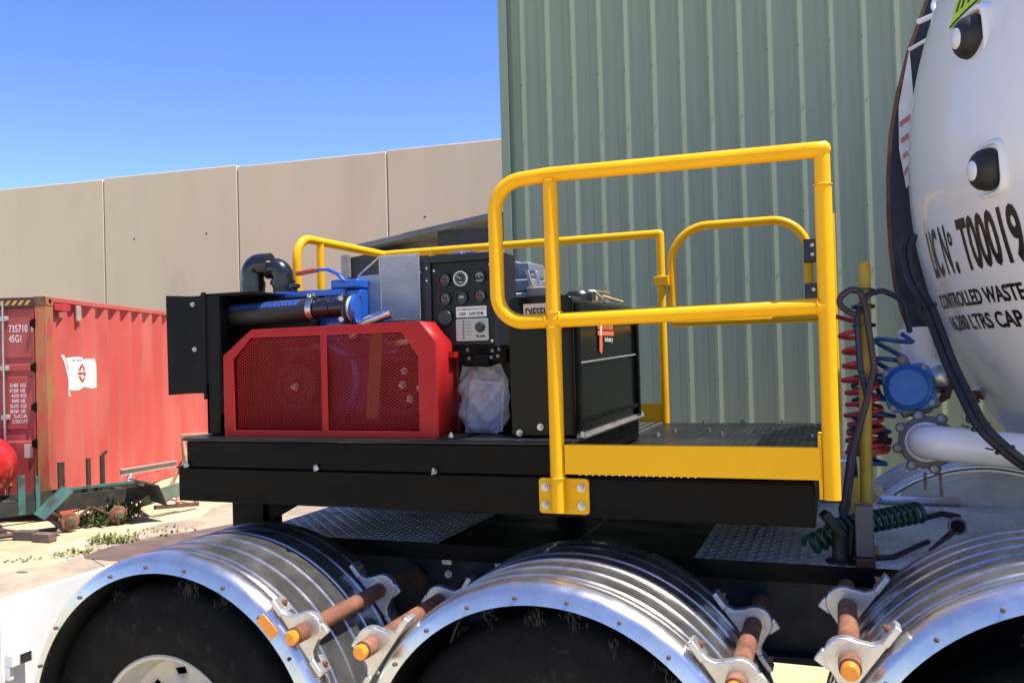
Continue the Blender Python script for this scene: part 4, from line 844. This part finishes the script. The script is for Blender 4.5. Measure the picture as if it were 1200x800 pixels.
BZ = mat('black_bezel', (.01, .01, .011), .25)
gauge(-1.308, 2.254, .024, BZ, 'arc'); gauge(-1.244, 2.256, .0275, mat('white_bezel', (.7, .69, .66), .3), 'main'); gauge(-1.172, 2.257, .024, BZ, 'dual')
gauge(-1.308, 2.186, .024, BZ, 'arc'); gauge(-1.243, 2.187, .025, BZ, 'hours'); gauge(-1.172, 2.19, .024, BZ, 'arc')
MB().lathe((-1.307, PY, 2.117), NY, [(0, .028), (.014, .028), (.017, .025), (.015, 0)], 28).build('socket_cover', BLKP, cp, ang=30)
MB().tube([(-1.306, PY, 2.051), (-1.306, PY-.006, 2.051)], .007, 12).build('button', BLK, cp)
lb = MB().box((-1.267, PY-.0025, 2.117), (-1.149, PY-.0005, 2.155)).build('label', LBL, cp)
text_mesh('RECOMMENDED ENGINE SPEED', .0065, (-1.262, PY-.0026, 2.142), X3, Z3, 'lettering', TXT, lb, width=.108, bold=.01, lift=.0004)
text_mesh('2400 - 2600 RPM', .0115, (-1.256, PY-.0026, 2.123), X3, Z3, 'lettering', TXT, lb, width=.094, bold=.025, lift=.0004)
ctp = MB().prism(fillet([(-1.268, PY-.005, 2.032), (-1.142, PY-.005, 2.032), (-1.142, PY-.005, 2.112), (-1.268, PY-.005, 2.112)], .006, 3, True), (0, .0045, 0)).build('controller', PLATE, cp, bev=.001)
MB().lathe((-1.173, PY-.005, 2.079), NY, [(0, .018), (.004, .018), (.006, .016), (.014, .015), (.016, .012), (.016, 0)], 24).build('key_switch', BLKP, ctp, ang=30)
for k in range(6): MB().tube([(-1.238, PY-.005, 2.101-k*.0115), (-1.238, PY-.008, 2.101-k*.0115)], .0032, 8).build('indicator', mat('dark_red_led', (.08, .008, .008), .3), ctp)
for k in range(5): MB().box((-1.228, PY-.0062, 2.099-k*.0115), (-1.212+.006*(k % 2), PY-.0055, 2.1015-k*.0115)).build('indicator_mark', mat('mark_grey', (.2, .21, .2), .6), ctp)
MB().prism([(-1.188, PY-.0065, 2.044), (-1.178, PY-.0065, 2.044), (-1.182, PY-.0065, 2.053), (-1.19, PY-.0065, 2.051)], (0, .001, 0)).box((-1.174, PY-.0065, 2.044), (-1.156, PY-.0055, 2.050)).build('maker_mark', TXT, ctp)
MB().tube([(-1.29, PY+.02, 2.352), (-1.20, PY+.02, 2.352)], .006, 10).tube([(-1.235, PY+.01, 2.345), (-1.235, PY-.012, 2.349)], .007, 10).build('catch', ZINC, cp)
br = MB().box((-1.31, PY+.0, 2.004), (-1.09, PY+.03, 2.017)).box((-1.18, PY+.03, 1.955), (-1.09, PY+.12, 2.004)).box((-1.25, PY+.01, 1.94), (-1.15, PY+.05, 1.985)).build('bracket', BLK, cp, bev=.003)
for x, z in ((-1.225, 2.0), (-1.13, 1.995), (-1.105, 2.0), (-1.11, 1.975), (-1.22, 1.97), (-1.135, 1.972)): MB().hexbolt((x, PY-.001, z), NY, .006, .005).build('bolt', CI_D, br)
MB().box((-1.46, PY+.05, 2.07), (-1.385, PY+.09, 2.10)).build('side_bracket', BLK, cp)
# diesel tank
dt = thing('diesel_tank', 'black rectangular diesel tank with weld seam and orange decal on its side', 'tank', (-.91, 3.15, 1.7))
TKB = mat('gloss_black_tank', (.0045, .0045, .004), .2, var=.3, rvar=.05, spec=.2)
MB().prism(fillet([(-1.03, 2.70, 1.704), (-.80, 2.70, 1.704), (-.80, 2.70, 2.172), (-1.03, 2.70, 2.172)], [0, 0, .03, .03], 5, True)[::1], (0, .93, 0)).build('shell', TKB, dt, bev=.004, ang=30)
for a, b in (((-.80, 2.703, 1.72), (-.787, 2.735, 2.145)), ((-.80, 3.60, 1.71), (-.785, 3.632, 2.15)), ((-.80, 2.735, 1.742), (-.788, 3.60, 1.757))): MB().box(a, b).build('frame_strip', BLK, dt, bev=.003)
wp = [V((-.797, 2.74+.87*i/24, 1.944+.020*i/24+.0005*sin(i*1.7))) for i in range(25)]
MB().tube(wp, .0042, 6).build('weld_seam', mat('bright_weld', (.42, .40, .37), .4, .6), dt)
an = MB().box((-.80, 2.70, 1.698), (-.772, 3.64, 1.702)).box((-.80, 2.70, 1.702), (-.797, 3.64, 1.71)).build('foot_angle', mat('sky_sheen_angle', (.3, .28, .27), .35, .5, var=.3), dt)  # pale colour paints the sky reflection along this black angle
for y in (2.69, 3.62): MB().hexbolt((-.784, y+.02, 1.702), Z3, .013, .01).build('bolt', ZINC, dt)
for x, z in ((-.925, 1.735), (-1.0, 1.715)): MB().hexbolt((x, 2.70, z), NY, .011, .011).build('bolt', ZINC, dt)
lbl = MB().box((-.973, 2.696, 2.085), (-.845, 2.6985, 2.147)).build('label', BEIGE, dt)
text_mesh('DIESEL', .030, (-.966, 2.6955, 2.102), X3, Z3, 'lettering', TXT, lbl, width=.078, bold=.03, lift=.0005)
st_ = MB().box((-.796, 2.985, 2.040), (-.7945, 3.22, 2.056)).build('decal', ORG, dt)
mb = MB(); rn = random.Random(4); y = 2.985
while y < 3.21:
    w_ = rn.uniform(.012, .02); h = rn.uniform(.028, .036); mb.quad((-.7945, y, 2.062), (-.7945, y+w_, 2.062), (-.7945, y+w_, 2.062+h), (-.7945, y+w_*.3, 2.062+h)); y += w_+.005
mb.build('decal_letters', ORG, st_, smooth=False)
MB().prism([(-.7945, 3.0, 1.985), (-.7945, 3.03, 1.97), (-.7945, 3.045, 2.0), (-.7945, 3.04, 2.085), (-.7945, 3.02, 2.095), (-.7945, 3.01, 2.055)], (.0008, 0, 0)).build('decal_figure', ORG, st_)
MB().prism([(-.7935, 3.015, 2.04), (-.7935, 3.035, 2.04), (-.7935, 3.035, 2.08), (-.7935, 3.02, 2.08)], (.0008, 0, 0)).build('decal_figure', WMARK, st_)
text_mesh('Industry', .018, (-.7955, 3.08, 2.018), Y3, Z3, 'lettering', WMARK, st_, width=.12, bold=.02, lift=.0018)
cpx = MB().lathe((-.86, 2.98, 2.17), (0, 0, 1), [(0, .05), (.02, .05), (.03, .042), (.032, 0)], 24).build('filler_cap', BLKP, dt, ang=30)
MB().tube([(-.84, 3.15, 2.17), (-.84, 3.15, 2.21)], .012, 10).tube([(-.87, 3.14, 2.215), (-.79, 3.16, 2.20)], .006, 8).tube([(-.83, 3.2, 2.195), (-.76, 3.24, 2.17)], .006, 8).build('breather_valve', mat('brass', (.55, .42, .2), .3, .9, var=.2), dt)
MB().tube(fillet([(-.90, 3.1, 2.18), (-.88, 3.1, 2.205), (-.84, 3.12, 2.21), (-.81, 3.14, 2.18)], .02), .004, 8).build('chain', ZINC, dt)
# grey box on top
gb = thing('grey_air_box', 'grey plastic box with a pale metal clip behind the diesel tank', 'box', (-1.2, 3.3, 2.2))
MB().prism([(-1.40, 3.22, 2.285), (-1.13, 3.22, 2.275), (-1.15, 3.22, 2.345), (-1.26, 3.22, 2.372), (-1.40, 3.22, 2.376)], (0, .25, 0)).build('lid', GBOX, gb, bev=.006)
MB().box((-1.185, 3.215, 2.288), (-1.128, 3.4, 2.348)).build('lid_block', GBOX, gb, bev=.006)
MB().box((-1.40, 3.21, 2.232), (-1.112, 3.47, 2.28)).build('body', GBOX, gb, bev=.006)
MB().box((-1.40, 3.205, 2.175), (-1.13, 3.47, 2.226)).build('base', mat('pale_grey_base', (.33, .34, .36), .4, var=.1), gb, bev=.006)
MB().box((-1.13, 3.17, 2.205), (-1.04, 3.24, 2.242)).build('clip', mat('beige_clip', (.42, .36, .30), .4, .4), gb, bev=.004)
MB().tube(fillet([(-1.12, 3.2, 2.245), (-1.13, 3.2, 2.30), (-1.10, 3.2, 2.31), (-1.08, 3.2, 2.25)], .015), .008, 8).build('wire_latch', ZINC, gb)
MB().prism([(-1.13, 3.16, 2.31), (-1.118, 3.16, 2.31), (-1.10, 3.16, 2.25), (-1.115, 3.16, 2.25)], (0, .01, 0)).build('latch_tongue', GBOXL, gb)
MB().box((-1.42, 3.1, 2.33), (-1.34, 3.2, 2.37)).build('wall_clip', GBOXL, gb, bev=.004)
# documents in a plastic bag
bgx = thing('document_bag', 'clear plastic bag of folded papers hanging under the control panel', 'bag', (-1.19, 2.85, 1.70))
def bagpt(i, j, s_, nx=26, nz=34):
    u, v = i/nx, j/nz
    wl_ = -1.285+.035*max(0, .25-v)*4*.6; wr = -1.092-.05*max(0, .22-v)*4
    x = wl_+(wr-wl_)*u; z = 1.699+.245*v
    pin = max(0, (v-.78)/.22); x = x*(1-pin*.25)+(-1.25)*pin*.25
    th2 = .022*sin(pi*u)**.5*(sin(pi*min(1, v*1.15))**.6 if v < .87 else .35) + .001
    wr_ = .007*sin(13*u+5*v*3)+.006*sin(17*v-9*u)+.005*abs(sin(9*u-14*v))+.004*sin(31*u-23*v)+.008*(rnd2.random()-.5)
    return V((x, 2.845+s_*th2+wr_+pin*.01, z+.008*sin(u*7)*v))
rnd2 = random.Random(5)
mb = MB(); nx, nz = 26, 34
for s_ in (-1, 1):
    mb.add([bagpt(i, j, s_) for j in range(nz+1) for i in range(nx+1)], [(j*(nx+1)+i, j*(nx+1)+i+1, (j+1)*(nx+1)+i+1, (j+1)*(nx+1)+i) for j in range(nz) for i in range(nx)])
mb.build('plastic_film', PLAST, bgx, ang=70)
pp_ = MB().prism([(-1.26, 2.846, 1.72), (-1.12, 2.846, 1.705), (-1.105, 2.846, 1.88), (-1.24, 2.846, 1.895)], (0, .006, 0)).build('paper', PAPER, bgx)
MB().prism([(-1.25, 2.842, 1.72), (-1.13, 2.842, 1.71), (-1.12, 2.842, 1.86)], (0, .003, 0)).build('paper', mat('bluish_paper', (.27, .27, .42), .8), bgx)
for k in range(4): MB().box((-1.20, 2.840, 1.845+k*.009), (-1.15, 2.841, 1.847+k*.009)).build('print_line', mat('print_grey', (.2, .2, .24), .8), pp_)
# ================================================================ HOSES AND FITTINGS RIGHT OF THE DECK
yp = thing('hose_post', 'worn yellow tube post carrying coiled air hoses beside the deck', 'post', (.1, 3.2, 1.26))
MB().tube([(.083, 3.2, 1.262), (.106, 3.2, 2.25), (.1065, 3.2, 2.266), (.107, 3.2, 2.272)], [.021, .021, .016, .006], 18).build('tube', YDULL, yp, ang=50)
MB().box((.035, 3.19, 1.262), (.065, 3.23, 1.52)).box((.03, 3.15, 1.262), (.12, 3.26, 1.275)).build('bracket', YDULL, yp, bev=.003)
def helix(a, b, r0_, r1_, turns, wire, n=18, jit=0, seed=1, pw=1):
    a, b = V(a), V(b); x, y, d = lookat(b-a); pts = []; N = int(turns*n); rn = random.Random(seed)
    for i in range(N+1):
        t = i/N; an = 2*pi*turns*t; r = r0_+(r1_-r0_)*t
        pts.append(a+(b-a)*(1-(1-t)**pw)+(x*cos(an)+y*sin(an))*(r+jit*rn.uniform(-1, 1)*.3)+x*jit*sin(i*.37)+y*jit*cos(i*.23))
    return pts
o = MB().tube([(-.02, 3.2, 2.09)]+helix((.07, 3.26, 2.06), (.10, 3.28, 1.60), .048, .064, 13, 0, jit=.005, pw=1.7), .0085, 8).build('coiled_air_line', REDC)
tag(o, 'red coiled air line hanging round the yellow post', 'hose', 'coiled lines on the post')
o = MB().tube(helix((.215, 3.36, 2.02), (.155, 3.36, 1.86), .045, .058, 2.6, 0, jit=.014, seed=2)+helix((.15, 3.36, 1.80), (.105, 3.3, 1.55), .055, .05, 4.5, 0, jit=.005, seed=3), .0085, 8).build('coiled_air_line', BLUC)
tag(o, 'blue coiled air line looping between the post and the valve', 'hose', 'coiled lines on the post')
o = MB().tube(helix((.13, 3.40, 1.86), (.08, 3.35, 1.56), .06, .05, 5.5, 0, jit=.006, seed=5), .0085, 8).build('coiled_air_line', TEAL)
tag(o, 'dark teal coiled air line behind the red coil', 'hose', 'coiled lines on the post')
o = MB().tube(fillet([(.07, 3.15, 2.08), (.0, 3.15, 2.13), (.085, 3.16, 2.19), (.105, 3.15, 2.1), (.125, 3.15, 1.9), (.09, 3.15, 1.76), (.04, 3.14, 1.6), (.01, 3.13, 1.4), (-.02, 3.1, 1.3)], .05, 6), .011, 10).build('air_line', PURP)
tag(o, 'maroon straight air line strapped up the front of the post', 'hose', 'straight lines on the post')
o = MB().tube(fillet([(.25, 3.3, 2.02), (.23, 3.25, 2.13), (.16, 3.2, 2.165), (.11, 3.17, 2.15), (.075, 3.165, 2.08), (.08, 3.165, 1.9), (.10, 3.165, 1.8), (.05, 3.155, 1.6), (.02, 3.145, 1.4), (.06, 3.1, 1.3)], .05, 6), .010, 10).build('air_line', mat('navy_air_line', (.012, .02, .05), .45))
tag(o, 'navy air line arching from the end plate to the post', 'hose', 'straight lines on the post')
o = MB().tube(fillet([(.03, 3.2, 1.30), (.0, 3.25, 1.40), (.06, 3.32, 1.5), (.05, 3.3, 1.62)], .05, 6), .008, 8).build('air_line', PURP)
tag(o, 'short dark line rising behind the foot of the post', 'hose', 'straight lines on the post')
for i, z in enumerate((2.165, 2.11, 2.045, 1.87)):
    c = MB().lathe((.0975, 3.18, z), (0, .1, 1), [(-.004, .036), (-.004, .039), (.004, .039), (.004, .036)], 16).build('cable_tie', BLKP, yp)
gc = thing('electrical_coil', 'dark green coiled cable lying on the checker plate with a round plug', 'cable', (.0, 3.15, 1.30))
MB().tube(helix((-.10, 3.03, 1.31), (-.02, 3.09, 1.345), .028, .029, 3.5, 0, n=20, seed=8)+helix((-.015, 3.10, 1.358), (.265, 3.30, 1.39), .029, .031, 13, 0, n=20, seed=9), .0088, 10).build('coil', GCOIL, gc)
MB().tube(fillet([(.28, 3.30, 1.37), (.33, 3.28, 1.39), (.38, 3.25, 1.385)], .03), .010, 10).tube(fillet([(.06, 3.05, 1.275), (.16, 3.1, 1.272), (.28, 3.24, 1.30)], .05), .009, 8).build('lead', RUB, gc)
pg = MB().lathe((.365, 3.20, 1.365), (.15, -1, .1), [(-.03, .022), (0, .03), (.012, .03), (.014, .024), (.004, .022), (.004, 0)], 20).build('plug', mat('grey_plug', (.12, .12, .13), .4), gc, ang=40)
MB().lathe((.365, 3.20, 1.365), (.15, -1, .1), [(.004, .02), (.010, .02), (.010, 0)], 16).build('plug_pins', BLK, pg)
MB().tube([(.35, 3.19, 1.345), (.27, 3.10, 1.30)], [.011, .004], 8).build('strap', RUB, gc)
gp = thing('hose_clip_stand', 'dark rubber stand holding the green coil at the edge of the plate', 'stand', (.0, 3.0, 1.262))
MB().lathe((.0, 3.03, 1.262), (0, 0, 1), [(0, .05), (.008, .05), (.014, .03), (.09, .026), (.10, .03)], 12).build('foot', RUB, gp)
MB().bar((.005, 3.02, 1.35), (-.05, 3.0, 1.43), .05, .03).bar((.03, 3.03, 1.28), (.04, 3.02, 1.38), .03, .02).build('arm', RUB, gp, bev=.005)
pb = thing('short_post_block', 'short grey steel post with a maroon foot on the edge of the plate', 'post', (.08, 3.0, 1.26))
MB().box((.045, 2.972, 1.295), (.10, 3.02, 1.46)).build('post', mat('grey_post', (.10, .10, .105), .5, var=.2), pb, bev=.004)
MB().box((.043, 2.968, 1.262), (.102, 3.024, 1.293)).build('foot', mat('maroon_foot', (.07, .015, .015), .5), pb, bev=.003)
# butterfly valve
bv = thing('butterfly_valve', 'grey flanged valve on a white pipe with a blue actuator on top', 'valve', (.28, 3.2, 1.64))
vn = V((-.18, -1, .12)).normalized(); vc = V((.285, 3.22, 1.642)); vx, vy, vd = lookat(vn)
CI = mat('cast_iron_grey', (.17, .155, .145), .6, .4, var=.25, scale=20, bump=.3)
mb = MB().lathe(vc, vn, [(-.03, .06), (-.03, .09), (.012, .09), (.016, .084), (.016, .06)], 36)
fl_ = mb.build('flange', CI, bv, ang=40)
for k in range(8):
    a = 2*pi*k/8+.25; p = vc+(vx*cos(a)+vy*sin(a))*.092
    lg = MB().lathe(p, vn, [(-.03, .018), (.016, .018), (.019, .014), (.019, 0)], 14).build('lug', CI, bv)
    MB().hexbolt(p+vn*.02, vn, .011, .009).build('bolt', CI_D, lg)
MB().tube(fillet([vc-vn*.02, vc+vn*.10, V((.85, 3.02, 1.605)), V((1.25, 3.35, 1.60)), V((1.35, 3.5, 1.75))], .085, 12), .057, 28).lathe(vc, vn, [(.0, .068), (.022, .067), (.028, .058)], 28).build('pipe', TANKW, bv, ang=40)
MB().bar(vc+V((-.01, .05, .09)), vc+V((-.03, .06, .17)), .08, .05, (0, 1, 0)).bar(vc+V((-.01, .03, .10)), vc+V((-.02, .04, .13)), .13, .04, (0, 1, 0)).build('stem', CI, bv, bev=.01)
MB().bar(vc+V((-.11, 0, 0)), vc+V((-.155, 0, .012)), .02, .024).build('stub', BLK, bv)
for k in range(2): MB().tube([vc+V((.045*k-.01, -.02, -.10)), vc+V((.05*k-.012, -.02, -.16-.02*k))], .006, 6).build('drain_wire', CI, bv)
av = V((-.12, -1, .10)).normalized(); ac = V((.24, 3.28, 1.822)); ax_, ay_, ad_ = lookat(av)
rx = ax_*cos(.16)+ay_*sin(.16); ry = -ax_*sin(.16)+ay_*cos(.16)
sq = fillet([ac+rx*a+ry*b for a, b in ((-.08, -.08), (.08, -.08), (.08, .08), (-.08, .08))], .035, 4, True)
act = MB().prism([p+av*.02 for p in sq], av*.018).build('actuator_flange', DBLUE, bv, bev=.003)
MB().prism(fillet([ac+rx*a+ry*b-av*.07 for a, b in ((-.072, -.072), (.072, -.072), (.072, .072), (-.072, .072))], .02, 4, True), av*.09).build('actuator_body', CI, bv, bev=.004)
MB().lathe(ac, av, [(.038, .078), (.052, .077), (.058, .072), (.060, .067), (.070, .066), (.076, .06), (.076, .02), (.075, 0)], 40).build('actuator_cover', DBLUE, bv, ang=35)
for a, b in ((-.062, -.062), (.062, -.062), (.062, .062), (-.062, .062)): MB().hexbolt(ac+rx*a+ry*b+av*.038, av, .009, .007).build('bolt', CI_D, bv)
MB().bar(ac+V((-.03, .02, .085)), ac+V((.0, .02, .10)), .05, .05, (0, 1, 0)).build('solenoid', CI, bv, bev=.006)
MB().tube(fillet([ac+V((.07, .02, .0)), ac+V((.14, .02, -.0)), ac+V((.22, .02, -.05))], .05), .005, 8).build('cable', RUB, bv)
sp = thing('white_stub_pipe', 'short white pipe stub with chrome fitting between the end plate and the tank', 'pipe', (.3, 3.5, 1.9))
MB().tube(fillet([(.283, 3.52, 2.03), (.292, 3.5, 1.90), (.35, 3.46, 1.84)], .06), .058, 24).build('stub', TANKW, sp)
MB().lathe((.355, 3.44, 1.845), (.5, -.7, -.4), [(-.02, .05), (0, .055), (.012, .05), (.03, .035), (.04, 0)], 20).build('chrome_cap', ZINC, sp)
MB().tube(fillet([(.255, 3.42, 1.87), (.25, 3.42, 1.83), (.28, 3.42, 1.80)], .02), .014, 10).build('brass_fitting', mat('pale_brass', (.5, .42, .28), .3, .8), sp)
MB().prism([(.37, 3.42, 1.82), (.40, 3.42, 1.85), (.385, 3.42, 1.78), (.345, 3.42, 1.755), (.35, 3.42, 1.78)], (0, .03, 0)).build('bracket', RUSTD, sp, bev=.004)
hb = [(.255, 3.34, 2.36), (.235, 3.31, 2.30), (.250, 3.28, 2.2), (.293, 3.22, 2.10), (.342, 3.10, 1.90), (.397, 2.93, 1.72), (.455, 2.90, 1.655), (.518, 2.92, 1.60), (.62, 2.9, 1.55), (1.0, 2.9, 1.46), (1.8, 3.1, 1.46), (3.0, 3.1, 1.46)]
o = thing('hose_bundle', 'pair of black hoses tied along the lower curve of the white tank', 'hose', (.35, 3.2, 1.9))
for d_ in (0, 1): MB().tube([p+V((.022*d_, -.008*d_, .0)) for p in fillet(hb, .3, 5)], .0125, 12).build('hose', RUB, o)
for p in (hb[3], hb[5], hb[6]): MB().lathe(V(p)+V((.011, 0, 0)), (.4, -.4, -1), [(-.003, .027), (-.003, .029), (.003, .029), (.003, .027)], 14).tube([V(p)+V((-.02, -.01, 0)), V(p)+V((-.042, -.01, .005))], .003, 6).build('cable_tie', BLKP, o)
o = MB().tube(fillet([(.30, 3.7, 2.30), (.32, 3.66, 2.1), (.36, 3.6, 2.02)], .1), .012, 10).build('thin_hose', RUB); tag(o, 'thin black hose between the end plate and the paired hoses', 'hose')
cn = thing('dangling_chain', 'short rusty chain hanging from a white lug behind the white pipe', 'chain', (.42, 3.5, 1.7))
for k in range(4): MB().tube([(.455+.006*sin(i*pi/5)*(1 if k % 2 else 0), 3.55+.006*sin(i*pi/5)*(0 if k % 2 else 1), 1.76-k*.022+.013*cos(i*pi/5)) for i in range(10)], .004, 6, close=True).build('link', RUST, cn)
MB().box((.455, 3.54, 1.80), (.53, 3.58, 1.812)).build('lug', WHITE, cn); MB().box((.46, 3.56, 1.765), (.51, 3.6, 1.80)).build('lug_bracket', RUST, cn)
# ================================================================ WHITE PANEL BY THE FIRST WHEEL
wpn = thing('white_steel_panel', 'plain white steel panel with a latch standing behind the leftmost wheel', 'panel', (-3.38, 2.9, .1))
MB().box((-3.42, 2.655, .10), (-3.38, 4.2, .985)).build('panel_sheet', WHITE, wpn, bev=.004)
MB().box((-3.43, 2.2, .10), (-3.375, 2.648, .98)).build('edge_frame', WHITE, wpn, bev=.004)
lt = MB().box((-3.38, 2.668, .70), (-3.33, 2.765, .752)).box((-3.38, 2.668, .64), (-3.35, 2.69, .70)).build('latch', WHITE, wpn, bev=.004)
MB().box((-3.329, 2.70, .705), (-3.325, 2.755, .746)).build('latch_plate', ZINC, lt)
MB().box((-3.40, 2.7, .06), (-3.20, 2.76, .10)).box((-3.40, 4.0, .06), (-3.2, 4.06, .10)).build('foot', WHITE, wpn, kind='stuff')
for o in S.objects:
    if 'origin' in o: del o['origin']
